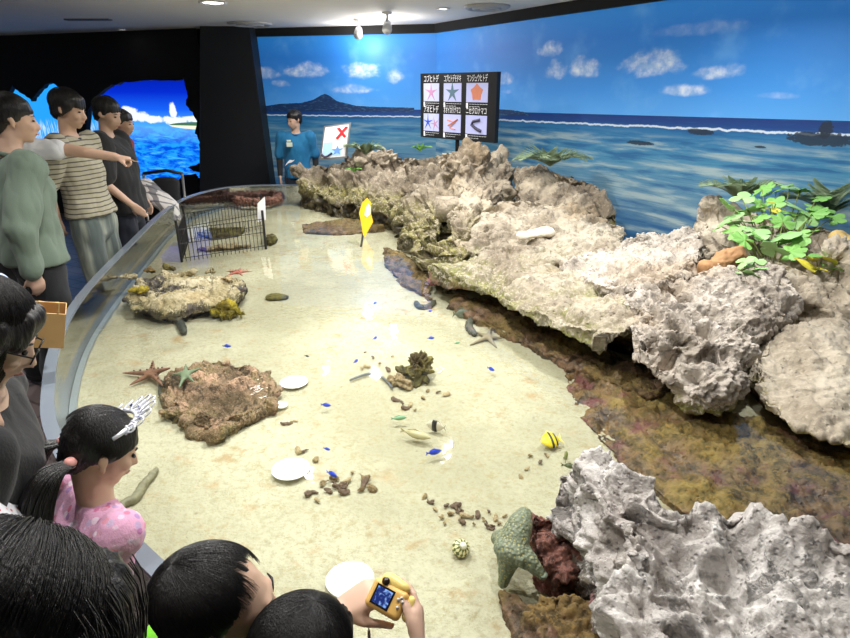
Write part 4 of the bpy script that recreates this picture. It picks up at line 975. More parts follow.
c = P(277, 297, .575); rock('small flat grey green stone lying alone behind the yellow coral', [H(E(c, (.085, .06, .022)))], .007, rm_coral, rockdisp(.01, 12, .01, 20, .004, 44), 1, name='stone', cat='stone')
# coral ring
c = P(258, 203, .60); m = []
for i in range(22):
    a = 2*PI*i/22; m.append(H(E(c+V((.25*math.cos(a), .21*math.sin(a), .05)), .058), E(c+V((.25*math.cos(a+.29), .21*math.sin(a+.29), .05)), .058)))
rm_ring = rock_mat('reddish_brown_ring', srgb(150, 108, 92), srgb(92, 62, 52), algae=(.2, .11, .08), wet=(.12, .07, .05), z_al=.6, z_wet=.56, w=.02, sc=3, speck=.8)
rock('reddish brown lumpy coral ring at the far end of the pool', m, .012, rm_ring, rockdisp(.01, 12, .01, 20, .004, 45, lump=.045, lf=14), 1, name='coral_ring', cat='coral')

slab_rock('dark flat brown rock lying inside the wire pen', [(196, 232), (215, 226), (246, 226), (240, 233), (210, 237)], .60, .59, rm_coral, rockdisp(.02, 9, .01, 14, .006, 46), .012, name='stone', cat='stone')
rock('brown coral lump just outside the right end of the wire pen', [H(E(P(270, 240, .60), (.06, .11, .06)))], .01, rm_coral, rockdisp(.03, 12, .02, 14, .006, 47, lump=.03, lf=12), 1, name='coral_clump', cat='coral')
rock('flat pale rubble bank inside the pen along its front', [H(E(P(236, 246, .58), (.16, .05, .03)), E(P(210, 249, .58), (.12, .05, .02)))], .01, rm_rub, rockdisp(.03, 14, .02, 14, .006, 48, lump=.03, lf=18), 1, name='rubble_bank', cat='coral')
# ---- rubble fragments
def frag_mesh(seed, el=1.0):
    me = blob([H(E((0, 0, 0), (.022*el, .012, .009)), E((.012*el, .012, .002), .008))]+([H(E((-.01, 0, 0), .006), E((-.028, .016, .004), .004))] if seed % 2 else []), .003, 1, rockdisp(.008, 40, .006, 60, .002, seed)); return me
frs = [frag_mesh(50+i, 1+.4*(i % 3)) for i in range(5)]
frm = [rm_rub, plain('dark_fragment', srgb(104, 84, 68), .7), plain('tan_fragment', srgb(168, 150, 116), .8)]
def frags(label, spots, group, scale=1., mi=None):
    for k, (px, py) in enumerate(spots):
        me = frs[k % 5]; o = bpy.data.objects.new('coral_fragment', me); COL.objects.link(o)
        if not me.materials: me.materials.append(frm[k % 3])
        p = P(px, py, SZ+.008); o.location = p; o.rotation_euler = (rnd.uniform(-.3, .3), rnd.uniform(-.3, .3), rnd.uniform(0, 6.3)); sc = scale*rnd.uniform(.3, .75); o.scale = (sc,)*3
        tag(o, label, 'coral', group)
frags('broken reddish coral fragment in the trail leading to the draped starfish', [(424, 497), (431, 502), (436, 509), (442, 517), (447, 505), (452, 513), (459, 511), (466, 515), (472, 517), (478, 514), (484, 520), (489, 511), (495, 517), (499, 523), (462, 521), (445, 523), (490, 527), (505, 515), (474, 524), (455, 505)], 'fragments left of the draped starfish')
frags('small tan coral fragment on the sand right of the largest left disc', [(316, 458), (304, 451), (297, 450), (322, 483), (328, 490), (336, 478), (341, 486), (347, 480), (352, 472), (364, 483), (370, 487), (309, 493), (318, 500), (366, 478), (345, 492), (360, 490)], 'fragments beside the white discs', 1.5)
frags('small brown coral fragment scattered around the dark coral head', [(366, 352), (373, 357), (368, 366), (380, 363), (388, 369), (393, 356), (402, 402), (410, 404), (415, 410), (406, 408), (428, 390), (438, 392), (446, 395), (362, 368), (396, 400), (424, 398), (375, 375)], 'fragments around the dark coral head', 1.1)
frags('lone brown coral fragment on the sand below the small white disc', [(291, 422), (287, 424), (296, 421)], 'fragments under the small disc', 1.2)
frags('small pale fragment on the sand near the green algae patch by the near rock', [(531, 455), (540, 462), (527, 468), (547, 455), (565, 458), (520, 476)], 'fragments near the big grey rock', .8)

# ---- white discs
def disc(px, py, r, label, z=SZ+.012, dish=True):
    c = P(px, py, z); m = MB()
    m.lathe([(.0001, .000), (r*.9, .0), (r*.97, .002), (r*1.02, .005), (r*1.03, .007), (r*1.0, .008), (r*.94, .006), (r*.88, .004), (.0001, .004)], n=40)
    o = m.build('floating_dish', plain('white_dish', (.93, .93, .95), .3, emit=0, var=.02), None, True); o.location = c; tag(o, label, 'dish'); return o
disc(294, 383, .064, 'white round dish in the water at the right end of the large round rock')
disc(281, 406, .030, 'tiny white round dish below the dish at the large round rock')
disc(291, 470, .068, 'brightest white round dish floating in the middle of the near sand')
disc(350, 581, .067, 'white round dish half hidden behind the hand holding the camera')

# ---- fish
def fish(label, px, py, L, ang, mat, group=None, tall=.3, z=SZ+.035, fin=None, name='fish', lat=False, band=None):
    c = P(px, py, z); root = empty(name, c, ang, label, 'fish', group)
    n = 12; m = MB(); rings = []
    prof = [(-.5, .02), (-.44, .10), (-.34, .21), (-.2, .30), (-.02, .34), (.12, .30), (.25, .2), (.34, .10), (.38, .07)]
    vs = []; fs = []
    for (x, r) in prof:
        for j in range(n):
            a = 2*PI*j/n; vs.append((-x*L, r*L*.42*math.cos(a), r*L*tall*3.0*math.sin(a)))
    for i in range(len(prof)-1):
        for j in range(n): fs.append((i*n+j, i*n+(j+1) % n, (i+1)*n+(j+1) % n, (i+1)*n+j))
    fs.append(tuple(range(n))); fs.append(tuple(range((len(prof)-1)*n, len(prof)*n)))
    m.add(vs, fs); b = m.build('body', mat, root, True)
    if lat: root.rotation_euler = (1.15, 0, ang)
    m = MB(); h = L*tall*.75
    m.plate([(-.36*L, -.001, .02*L), (-.55*L, -.001, h), (-.47*L, -.001, 0), (-.55*L, -.001, -h), (-.36*L, -.001, -.02*L)], (0, .002, 0)); m.build('tail_fin', fin or mat, root)
    m = MB(); m.plate([(.2*L, -.0008, tall*L*.8), (.0, -.0008, tall*L*1.28), (-.28*L, -.0008, tall*L*.75), (-.2*L, -.0008, tall*L*.4), (.1*L, -.0008, tall*L*.7)], (0, .0016, 0)); m.build('dorsal_fin', fin or mat, root)
    if band:
        for (x, w_, rr) in band:
            m = MB(); m.lathe([(rr*L*.96, -w_*L), (rr*L, 0), (rr*L*.94, w_*L)], n=14)
            vs = [(v[2]+x*L, v[0]*.43, v[1]*tall*3.05) for v in m.v]; m.v = vs; m.build('black_band', plain('black_stripe', (.008, .008, .01), .4), root, True)
    return root
blue = plain('electric_blue', srgb(20, 60, 200), .3, var=.2); dk = plain('slate_fish', srgb(70, 74, 84), .4); grn = plain('green_fish', srgb(118, 164, 128), .35); tanf = plain('tan_fish', srgb(182, 174, 136), .4); yl = plain('yellow_fish', srgb(224, 200, 24), .35)
whitef = plain('cream_fish', srgb(214, 206, 188), .35)
bl = [(227, 346, .045, 0., 'vivid blue fish just behind the large round rock'), (326, 405, .045, -.2, 'vivid blue fish alone on open sand right of the small dish'),
      (332, 474, .05, -.6, 'vivid blue fish among the rubble right of the brightest dish'), (327, 449, .03, -.4, 'short dark blue fish right behind the brightest dish'),
      (375, 338, .04, 1.0, 'vivid blue fish farthest back left of the coral head'), (431, 338, .04, .1, 'vivid blue fish behind and right of the dark coral head'),
      (356, 361, .04, 1.1, 'vivid blue fish left of the dark coral head over the branch'), (491, 369, .045, -.8, 'vivid blue fish nearest the reef ledge, right of the coral head'),
      (434, 452, .062, .35, 'largest vivid blue fish below the long pale fish'), (375, 303, .03, .8, 'small blue fish near the far left of the flag reflection'), (430, 311, .03, .2, 'small blue fish below the dark shadow of the ledge')]
for px, py, L, a, lb in bl: fish(lb, px, py, L, a, blue, 'small vivid blue fish', tall=.2)
fish('thin dark grey fish on the open sand behind the upper dish', 307, 356, .03, -.5, dk, tall=.18)
fish('thin pale green fish hovering over the dark coral head', 417, 366, .06, .5, grn, tall=.2, z=.625)
fish('thin pale green fish just below the coral fragments', 399, 418, .065, .15, grn, tall=.16)
fish('thin grey green fish near the white glint behind the coral head', 457, 343, .035, .5, grn, tall=.18)
fish('long pale fish with yellow tail resting on the sand', 416, 434, .135, -.45, tanf, tall=.13)
fish('white fish with a large black back spot right of the long pale fish', 436, 426, .085, 2.75, whitef, tall=.3, band=[(.05, .12, .345)])
fish('yellow butterflyfish with curved black bands near the grey rock', 551, 440, .088, 3.4, yl, tall=.40, lat=True, band=[(.02, .05, .35), (-.2, .035, .27)], name='butterflyfish')
fish('small olive green fish in front of the tip of the near rock', 566, 456, .05, 1.3, plain('olive_fish', srgb(110, 120, 40), .4), tall=.35)
fish('slim green and black fish beside the top of the near grey rock', 570, 466, .06, -.25, plain('slim_fish', srgb(74, 84, 40), .4), tall=.16)
fish('grey striped fish sheltering in the shadow under the mossy ledge', 462, 314, .11, .0, plain('ledge_fish', srgb(96, 104, 92), .4), tall=.3)

# ---- sea cucumbers
def cucumber(label, pts, r, mat, z=SZ+.015, name='sea_cucumber'):
    ps = [P(x, y, z) for x, y in pts]; ps = spline(ps, 4); n = len(ps)
    rs = [r*(.6+.4*math.sin(PI*(i+.6)/(n+.2))**.5) for i in range(n)]
    me = blob(chain(ps, rs), r*.28, 1, lambda p, nn: r*.22*noise.noise(p*(1.2/r))+r*.12*noise.noise(p*(3/r)))
    return tag(recenter(link(name, me, mat)), label, 'sea cucumber')
cg = plain('grey_cucumber', srgb(66, 68, 60), .5, var=.4, sc=60); cgl = plain('pale_cucumber', srgb(128, 124, 100), .55, var=.35, sc=70)
cucumber('dark sea cucumber curling out from under the layered rock', [(152, 311), (164, 312), (174, 316), (180, 323), (184, 332)], .026, cg)
cucumber('long grey brown sea cucumber against the near pool wall', [(112, 514), (124, 504), (136, 498), (143, 486), (156, 471)], .017, cgl)
cucumber('dark curved sea cucumber on the sand beside the brown rubble strip', [(416, 303), (420, 307), (428, 307), (434, 302)], .022, cg)
cucumber('dark hooked sea cucumber emerging from below the reef ledge', [(471, 320), (469, 327), (474, 334)], .024, cg)
cucumber('thin grey sea cucumber looping left from the dark coral head', [(350, 380), (358, 377), (368, 374), (378, 375), (387, 381), (392, 388)], .007, plain('grey_cucumber_light', srgb(96, 100, 104), .5, var=.3, sc=60))
cucumber('knobbly brown branch shaped sea cucumber under the large rock by the left', [(161, 382), (162, 396), (166, 409)], .014, cg)

# ---- starfish
def star(label, px, py, z, R, mat, rot=0, knobs=True, tips=None, flat=.5, voxel=.006, arms=5, name='starfish'):
    c = P(px, py, z); h = [H(E(c, (R*.27, R*.27, R*.16)))]
    for k in range(arms):
        a = rot+2*PI*k/arms; d = V((math.cos(a), math.sin(a), 0))
        if tips: e = P(*tips[k]); d = e-c
        else: e = c+d*R-V((0, 0, R*.03))
        h += [H(E(c, (R*.17, R*.17, R*.12)), E(c.lerp(e, .5), R*.088)), H(E(c.lerp(e, .5), R*.088), E(e, R*.04))]
    o = tag(recenter(link(name, blob(h, voxel, 1), mat)), label, 'starfish')
    if knobs:
        for k in range(arms):
            a = rot+2*PI*k/arms
            e = P(*tips[k]) if tips else c+V((math.cos(a), math.sin(a), 0))*R
            for f in (.15, .38, .6):
                p = c.lerp(e, f)+V((0, 0, R*(.15-.09*f))); m = MB(); m.lathe([(R*.035, 0), (R*.025, R*.03), (.0001, R*.04)], n=8)
                q = m.build('knob', plain('dark_knob', srgb(70, 40, 36), .6), o, True); q.location = p-V(o.location)
    return o
st_r = plain('choc_star', srgb(134, 98, 78), .7, var=.45, sc=60)
star('knobbly reddish starfish reaching left off the large round rock', 152, 373, .60, .13, st_r, tips=[(123, 373, .575), (130, 385, .57), (153, 361, .62), (170, 368, .66), (163, 386, .60)])
star('greenish starfish clinging to the top of the large round rock', 185, 374, .685, .10, plain('green_star', srgb(96, 112, 84), .7), tips=[(179, 388, .68), (172, 374, .69), (186, 364, .69), (201, 368, .69), (194, 382, .69)], knobs=False, flat=.3)
star('reddish knobbly starfish at the right end of the layered rock', 238, 272, .70, .10, plain('red_star', srgb(156, 88, 72), .7, var=.3), rot=.3, voxel=.008)
star('pale grey brown starfish lying at the edge of the ledge shadow', 488, 337, .58, .12, plain('tan_star', srgb(134, 122, 98), .7, var=.25), tips=[(470, 345, .565), (476, 332, .575), (491, 327, .58), (502, 338, .58), (497, 348, .565)], knobs=False)
def drape_mat():
    t = NT('draped_starfish_skin'); p = t.coord(); v = t.n('TexVoronoi', {'Vector': p, 'Scale': 110}).outputs[0]; w_ = t.n('TexWave', {'Vector': t.mapv(p, (1, 1, 1), (0, 0, .8)), 'Scale': 28, 'Distortion': 4}).outputs[0]
    col = t.mix(t.step(v, .15, .4), srgb(168, 160, 92), srgb(102, 110, 84)); col = t.mix(t.math('MULTIPLY', w_, .35), col, srgb(140, 158, 140))
    t.bsdf(Base_Color=col, Roughness=.55, Normal=t.bump(v, .6, .006)); return t.m
c0 = P(512, 548, .70)
tp = [P(524, 515, .74), P(498, 538, .66), P(503, 584, .585), P(543, 576, .66), P(520, 560, .70)]
h = [H(E(c0, (.05, .05, .032)))]
for k, (e_, r1, r2) in enumerate(zip(tp, (.036, .03, .024, .024, .02), (.022, .02, .012, .010, .014))):
    mid = c0.lerp(e_, .55)+V((0, 0, .008)); h += [H(E(c0, (.045, .045, .03)), E(mid, r1)), H(E(mid, r1), E(e_, r2))]
ds = tag(recenter(link('starfish', blob(h, .0045, 2, lambda p, n: .0035*noise.voronoi(p*60)[0][0]), drape_mat())), 'large olive green starfish draped over rocks at the lower right', 'starfish')
m = MB(); m.lathe([(.0001, -.006), (.011, 0), (.012, .008), (.0001, .014)], n=12); q = m.build('arm_tip', plain('pale_tip', srgb(160, 180, 160), .5), ds, True); q.location = tp[3]-V(ds.location)

# ---- striped shell
c = P(461, 548, SZ+.022); m = MB(); pf = [(.0001, -.022), (.018, -.019), (.027, -.008), (.028, .003), (.023, .014), (.012, .022), (.0001, .025)]
m.lathe(pf, n=28)
def shell_mat():
    t = NT('striped_shell'); p = t.coord(); s3 = t.sep(p); a = t.math('ARCTAN2', s3[1], s3[0]); w_ = t.math('SINE', t.math('MULTIPLY', t.math('ADD', a, t.math('MULTIPLY', t.noise(p, 40, 2), .4)), 11)); w2 = t.math('SINE', t.math('MULTIPLY', s3[2], 520))
    f = t.step(t.math('ADD', w_, t.math('MULTIPLY', w2, .8)), -.2, .3); col = t.mix(f, srgb(96, 104, 40), srgb(228, 220, 176)); t.bsdf(Base_Color=col, Roughness=.35); return t.m
o = m.build('sea_shell', shell_mat(), None, True); o.location = c; o.rotation_euler = (.5, .3, 0); tag(o, 'round yellow green striped shell alone on the sand', 'shell')
m = MB(); m.lathe([(.0001, .024), (.012, .022), (.009, .028), (.0001, .029)], n=16); m.build('shell_cap', plain('pale_shell', srgb(230, 226, 210), .3), o, True)

# ---- wire pen
wire = plain('black_wire', (.012, .010, .012), .5)
pa, pb, pc, pd = P(182, 262, SZ), P(266, 249, SZ), P(264, 228, SZ), P(188, 243, SZ)
pen = empty('wire_pen', (pa+pc)/2, 0, 'low black wire mesh pen standing in the water at the left', 'fence'); HF = .27
def rel(m_, nm, mat_, par, sm=False):
    o = m_.build(nm, mat_, par, sm); me = o.data
    for v in me.vertices: v.co -= V(par.location)
    return o
for a, b in ((pa, pb), (pb, pc), (pc, pd), (pd, pa)):
    L = (b-a).length; n = max(3, int(L/.034)); m = MB()
    for i in range(1, n):
        p = a.lerp(b, i/n); m.tube([p-V((0, 0, .01)), p+V((0, 0, HF))], .0028, 5)
    for z in (.03, .15, HF-.005): m.tube([a+V((0, 0, z)), b+V((0, 0, z))], .003, 5)
    rel(m, 'mesh_panel', wire, pen)
for p in (pa, pb, pc, pd):
    m = MB(); m.tube([p-V((0, 0, .02)), p+V((0, 0, HF+.07))], .011, 8); rel(m, 'post', wire, pen)
pt = pb+V((0, 0, HF+.03)); m = MB(); m.plate([pt+V((-.05, .0, -.06)), pt+V((.01, .05, -.05)), pt+V((.02, .05, .15)), pt+V((-.035, 0, .10))], (0.004, -.006, 0))
o = rel(m, 'notice_card', M['white'], pen); o['label'] = 'white card on the pen post'
# ---- yellow flag on a stick
fl = empty('marker_flag', P(361, 247, SZ), 0, 'yellow pennant with white patch on a dark stick stuck in the sand', 'flag'); b0 = P(361, 247, SZ); t0 = Q(368, 199, b0.y+.1)
m = MB(); m.tube([b0, t0], .009, 8); rel(m, 'stick', plain('dark_stick', (.05, .045, .04), .6), fl)
uu = V((1, .0, 0)); ax = (t0-b0)
def fp(px, py): k = (py-199)/(247-199); y = t0.y+(b0.y-t0.y)*k; return Q(px, py, y-.02)
out = [(367, 198), (371, 203), (371, 214), (373, 222), (368, 231), (365, 237), (363, 235), (361, 222), (359, 213), (362, 203)]
m = MB(); m.plate([fp(*p) for p in out], (0, .012, 0)); rel(m, 'flag_cloth', plain('yellow_cloth', srgb(250, 196, 20), .6, var=.06), fl)
m = MB(); m.plate([fp(*p)-V((0, .006, 0)) for p in [(368, 203), (370.5, 207), (370.5, 214), (367, 217), (364.5, 215), (365.5, 209)]], (0, .005, 0)); rel(m, 'white_patch', M['white'], fl)

# ================================================================== SIGNS
def frame_axes(a, b): u = (b-a); u.z = 0; L = u.length; u.normalize(); return u, V((0, 0, 1)), V((u.y, -u.x, 0)), L
def text(s, p, u, w_, n_, size, mat, parent, name='lettering', align='CENTER', squeeze=None):
    cu = bpy.data.curves.new(name, 'FONT'); cu.body = s; cu.size = size; cu.align_x = align; cu.extrude = .0006
    o = bpy.data.objects.new(name, cu); COL.objects.link(o); dg = bpy.context.evaluated_depsgraph_get(); dg.update()
    me = bpy.data.meshes.new_from_object(o.evaluated_get(dg)); bpy.data.objects.remove(o)
    xs = [v.co.x for v in me.vertices]; k = 1
    if squeeze and xs and max(xs)-min(xs) > squeeze: k = squeeze/(max(xs)-min(xs))
    for v in me.vertices: q = v.co.copy(); v.co = p+u*q.x*k+w_*q.y+n_*(q.z+.002)-V(parent.location)
    return link(name, me, mat, parent, False)
tlc = Q(420.5, 75, 6.75); trc = Q(497.5, 70, 5.95); blc = Q(424, 137, 6.75); brc = Q(496.5, 143, 5.95)
a = V((tlc.x, tlc.y, 0)); b = V((trc.x, trc.y, 0)); u, w_, n_, L = frame_axes(a, b); zt_ = (tlc.z+trc.z)/2; zb_ = (blc.z+brc.z)/2; Hh = zt_-zb_
bd = empty('species_board', (a+b)/2+V((0, 0, zb_)), 0, 'black board of six starfish and sea cucumber pictures on posts above the rock', 'sign')
def g(x, y, o=0): return a+u*(x*L)+V((0, 0, zt_-y*Hh))+n_*o
def quad(x0, y0, x1, y1, o, t, nm, mat_, par): m = MB(); m.plate([g(x0, y0, o), g(x1, y0, o), g(x1, y1, o), g(x0, y1, o)], -n_*t); return rel(m, nm, mat_, par)
quad(0, 0, 1, 1, 0, .05, 'panel', plain('board_black', (.008, .008, .010), .5), bd)
for x in (.5, .76):
    m = MB(); q = g(x, 1, -.03); m.box(q-V((0, 0, .16)), (.04, .03, .36)); rel(m, 'support_post', M['black'], bd)
wtx = plain('white_lettering', (.85, .85, .88), .5, emit=.15)
tile = plain('lilac_tile', srgb(186, 190, 236), .45, var=.03, emit=.12)
def sub(mb, nm, mat_): return rel(mb, nm, mat_, bd)
names = ['コブヒトデ', 'コブヒトデモドキ', 'マンジュウヒトデ', 'アオヒトデ', 'オオイカリナマコ', 'ニセクロナマコ']
XS = [(.05, .27), (.335, .57), (.635, .90)]
for k in range(6):
    x0, x1 = XS[k % 3]; y0 = .15 if k < 3 else .615; y1 = y0+.275
    tl = quad(x0, y0, x1, y1, .004, .004, 'picture_tile', tile, bd)
    cx, cy = (x0+x1)/2, (y0+y1)/2
    text(names[k], g(cx, y0-.025, .004), u, w_, n_, .075, wtx, bd, squeeze=(x1-x0)*L*.95)
    text('■ ーーーーーーー', g(x0, y1+.05, .004), u, w_, n_, .036, wtx, bd, align='LEFT', squeeze=(x1-x0)*L)
    text('■ ーーーー', g(x0, y1+.085, .004), u, w_, n_, .036, wtx, bd, align='LEFT', squeeze=(x1-x0)*L*.7)
    m = MB()
    def st2(cx, cy, R, fat, rot=0):
        pts = []
        for i in range(10):
            an = PI/2+rot+PI*i/5; r = R if i % 2 == 0 else R*fat; pts.append(g(cx, cy, .007)+u*math.cos(an)*r+w_*math.sin(an)*r)
        m.plate(pts, -n_*.003)
    if k == 0: st2(cx, cy, .10, .22); mt = plain('pic_pink', srgb(196, 140, 180), .5)
    if k == 1: st2(cx, cy, .10, .30); mt = plain('pic_grey', srgb(92, 122, 140), .5)
    if k == 2: st2(cx, cy, .085, .74); mt = plain('pic_orange', srgb(222, 140, 112), .5)
    if k == 3: st2(cx-.045, cy, .085, .18); mt = plain('pic_blue', srgb(40, 80, 200), .5)
    if k == 4: mt = plain('pic_orange', srgb(222, 140, 112), .5); m.tube([g(cx-.05, cy+.03, .007), g(cx, cy, .007), g(cx+.08, cy-.07, .007)], .008, 6); m.tube([g(cx-.06, cy-.05, .007), g(cx+.05, cy-.02, .007), g(cx-.03, cy+.07, .007), g(cx+.05, cy+.09, .007)], .006, 6)
    if k == 5: mt = plain('pic_dark', srgb(62, 58, 86), .5); m.tube([g(cx+.05, cy-.075, .009), g(cx-.03, cy-.05, .009), g(cx-.05, cy, .009), g(cx+.0, cy+.05, .009), g(cx+.07, cy+.09, .009)], .015, 8)
    sub(m, 'creature_picture', mt).parent = tl
    if k == 3:
        m = MB(); st2(cx+.055, cy+.02, .075, .18, .3); sub(m, 'creature_picture', plain('pic_pink', srgb(196, 140, 180), .5)).parent = tl
# X sign
tlc = Q(324, 126, 6.95); trc = Q(351, 122.5, 6.9); blc = Q(319.5, 160, 6.85); brc = Q(346.5, 158, 6.8)
m = MB(); nn = V((0, -1, .1)).normalized()
xs_ = empty('warning_sign', (blc+brc)/2, 0, 'white framed sign with a red X standing on the far rocks', 'sign')
def gx(x, y, o=0): return (tlc.lerp(trc, x)).lerp(blc.lerp(brc, x), y)+nn*o
def xq(p, o, t, nm, mat_): m = MB(); m.plate([gx(x, y, o) for x, y in p], -nn*t); return rel(m, nm, mat_, xs_)
xq([(0, 0), (1, 0), (1, 1), (0, 1)], 0, .03, 'frame', M['metal'])
xq([(.06, .05), (.94, .05), (.94, .95), (.06, .95)], .004, .004, 'sheet', plain('sign_sheet', srgb(224, 222, 220), .5))
xq([(.08, .5), (.42, .5), (.42, .72), (.78, .72), (.78, .92), (.08, .92)], .006, .002, 'blue_drawing', plain('sheet_blue', srgb(160, 196, 224), .5))
red = plain('red_mark', srgb(210, 24, 36), .5)
xq([(.50, .12), (.60, .10), (.90, .38), (.82, .42)], .009, .003, 'red_cross_bar', red); xq([(.82, .09), (.92, .12), (.60, .44), (.50, .40)], .012, .003, 'red_cross_bar', red)
m = MB(); pts = []
for i in range(10):
    an = PI/2+PI*i/5; r = .22 if i % 2 == 0 else .09; pts.append(gx(.62+math.cos(an)*r, .76-math.sin(an)*r*.7, .009))
m.plate(pts, -nn*.003); rel(m, 'starfish_drawing', plain('star_blue', srgb(96, 140, 206), .5), xs_)
m = MB(); m.tube([gx(.05, .84, .01), gx(.18, .92, .01), gx(.3, .9, .01), gx(.44, .82, .01)], .012, 6); rel(m, 'sea_cucumber_drawing', plain('pic_dark', srgb(62, 58, 86), .5), xs_)

# ================================================================== PLANTS
gm = {}
def leafmat(n, rgb):
    t = NT(n); p = t.coord(); z = t.noise(p, 30, 4); t.bsdf(Base_Color=t.mix(z, tuple(c*.7 for c in rgb), tuple(min(1, c*1.15) for c in rgb)), Roughness=.5, Subsurface_Weight=.0, Normal=t.bump(z, .3, .002)); return t.m
lg, lg2, ly, lf_ = leafmat('bright_leaf', srgb(134, 190, 96)), leafmat('soft_leaf', srgb(158, 204, 132)), leafmat('yellow_leaf', srgb(214, 206, 70)), leafmat('fern_leaf', srgb(146, 166, 132))
def leaf_mesh(lobes=5, R=1., cut=.48, w=.34):
    n = 60; vs = [(0, 0, 0)]; pts = []
    for i in range(n):
        a = -PI*.86+2*PI*.86*i/(n-1)
        k = (a/(PI*.86)*.5+.5)*lobes; f = abs(math.sin(PI*k)); f2 = abs(math.sin(PI*k*3))
        r = R*(cut+(1-cut)*f**.6)*(1-.25*abs(a)/PI)+.06*R*f2
        pts.append((r*math.sin(a), r*math.cos(a), -.12*R*(r/R)**2+.05*R*math.sin(k*6)))
    vs += pts; fs = [(0, i, i+1) for i in range(1, n)]
    b = len(vs); vs += [(x, y, z-.02*R) for x, y, z in vs]; fs += [(b, b+i+1, b+i) for i in range(1, n)]
    for i in range(1, n): fs.append((i, b+i, b+i+1, i+1))
    fs += [(0, b, b+1, 1), (0, n, b+n, b)]
    me = bpy.data.meshes.new('leaf'); me.from_pydata(vs, [], fs); me.materials.append(lg); return me
lobed = [leaf_mesh(5), leaf_mesh(3, cut=.4), leaf_mesh(7, cut=.6)]
def oval_mesh():
    vs = []; fs = []; n = 8
    for i in range(n+1):
        f = i/n; w_ = .26*math.sin(PI*f**.8)+.004; z = -.25*f*f
        vs += [(-w_, f, z+.05), (0, f, z), (w_, f, z+.05)]
    for i in range(n): a = i*3; fs += [(a, a+1, a+4, a+3), (a+1, a+2, a+5, a+4)]
    b = len(vs); vs += [(x, y, z-.015) for x, y, z in vs]; fs += [tuple(b+k for k in reversed(f)) for f in fs[:]]
    me = bpy.data.meshes.new('oval_leaf'); me.from_pydata(vs, [], fs); return me
def plant(label, base, leaves, mats, meshes, cat='plant', name='creeper', mound=.16):
    root = empty(name, base, 0, label, cat)
    for k, (px, py, Y, r) in enumerate(leaves):
        p = Q(px, py, Y); me = meshes[k % len(meshes)].copy() if False else meshes[k % len(meshes)]
        o = bpy.data.objects.new('leaf', me); COL.objects.link(o); o.parent = root; o.location = p-V(base)
        o.rotation_euler = (rnd.uniform(.15, .75), rnd.uniform(-.35, .35), rnd.uniform(-2.6, 2.6)); o.scale = (r, r, r)
        if not me.materials: me.materials.append(lg)
        o.material_slots[0].link = 'OBJECT'; o.material_slots[0].material = mats[k % len(mats)]
        b = V(base)+V(((p.x-base[0])*.35, (p.y-base[1])*.35, 0)); m = MB(); mid = (b+p)/2+V((0, 0, .03)); m.tube(spline([b, mid, p], 4), .003, 5); rel(m, 'stem', plain('stem_green', srgb(120, 130, 60), .6), root, True)
    return root
LV = [(776, 190, 3.75, .10), (790, 186, 3.7, .09), (762, 190, 3.75, .08), (800, 190, 3.7, .08), (742, 198, 3.6, .08), (733, 208, 3.5, .10), (748, 210, 3.5, .10), (728, 218, 3.45, .09), (760, 203, 3.6, .08), (772, 204, 3.6, .08), (740, 222, 3.4, .09), (720, 226, 3.4, .07),
      (757, 218, 3.4, .07), (800, 208, 3.5, .11), (812, 214, 3.45, .10), (822, 209, 3.5, .10), (805, 222, 3.4, .09), (790, 212, 3.5, .08), (832, 218, 3.45, .08), (780, 236, 3.2, .11), (768, 240, 3.15, .10), (792, 241, 3.15, .10), (756, 234, 3.2, .09), (745, 240, 3.15, .08), (802, 233, 3.2, .08), (775, 250, 3.05, .09), (790, 252, 3.05, .08), (732, 232, 3.3, .07), (765, 226, 3.3, .07), (783, 222, 3.35, .08), (818, 198, 3.6, .07), (750, 228, 3.3, .08)]
plant('large leafy green creeper with lobed leaves growing on the shelf at the right', Q(775, 258, 3.1)+V((0, 0, -.02)), LV, [lg, lg2, lg], lobed)
plant('small trailing sprig of lobed leaves at the front edge of the green creeper', Q(748, 278, 2.9), [(742, 262, 2.95, .06), (755, 262, 2.95, .06), (738, 272, 2.88, .055), (752, 274, 2.85, .055), (745, 285, 2.8, .05), (757, 268, 2.9, .05)], [lg2], [leaf_mesh(3, cut=.35)], name='creeper_sprig')
ov = oval_mesh()
plant('yellowing plant with long oval leaves at the right of the creeper', Q(822, 272, 2.95), [(812, 262, 3.0, .13), (826, 258, 3.0, .14), (835, 266, 2.95, .12), (815, 273, 2.9, .12), (828, 262, 3.0, .1), (842, 256, 3.05, .1), (806, 268, 2.95, .1), (844, 272, 2.9, .09), (836, 250, 3.05, .08)], [ly, lg, ly], [ov], name='oval_leaf_plant')
plant('yellow green young leaves in the middle of the creeper', Q(772, 216, 3.5), [(768, 210, 3.45, .08), (778, 214, 3.42, .09), (786, 208, 3.48, .07), (776, 204, 3.5, .06)], [ly], [ov], name='young_sprout')
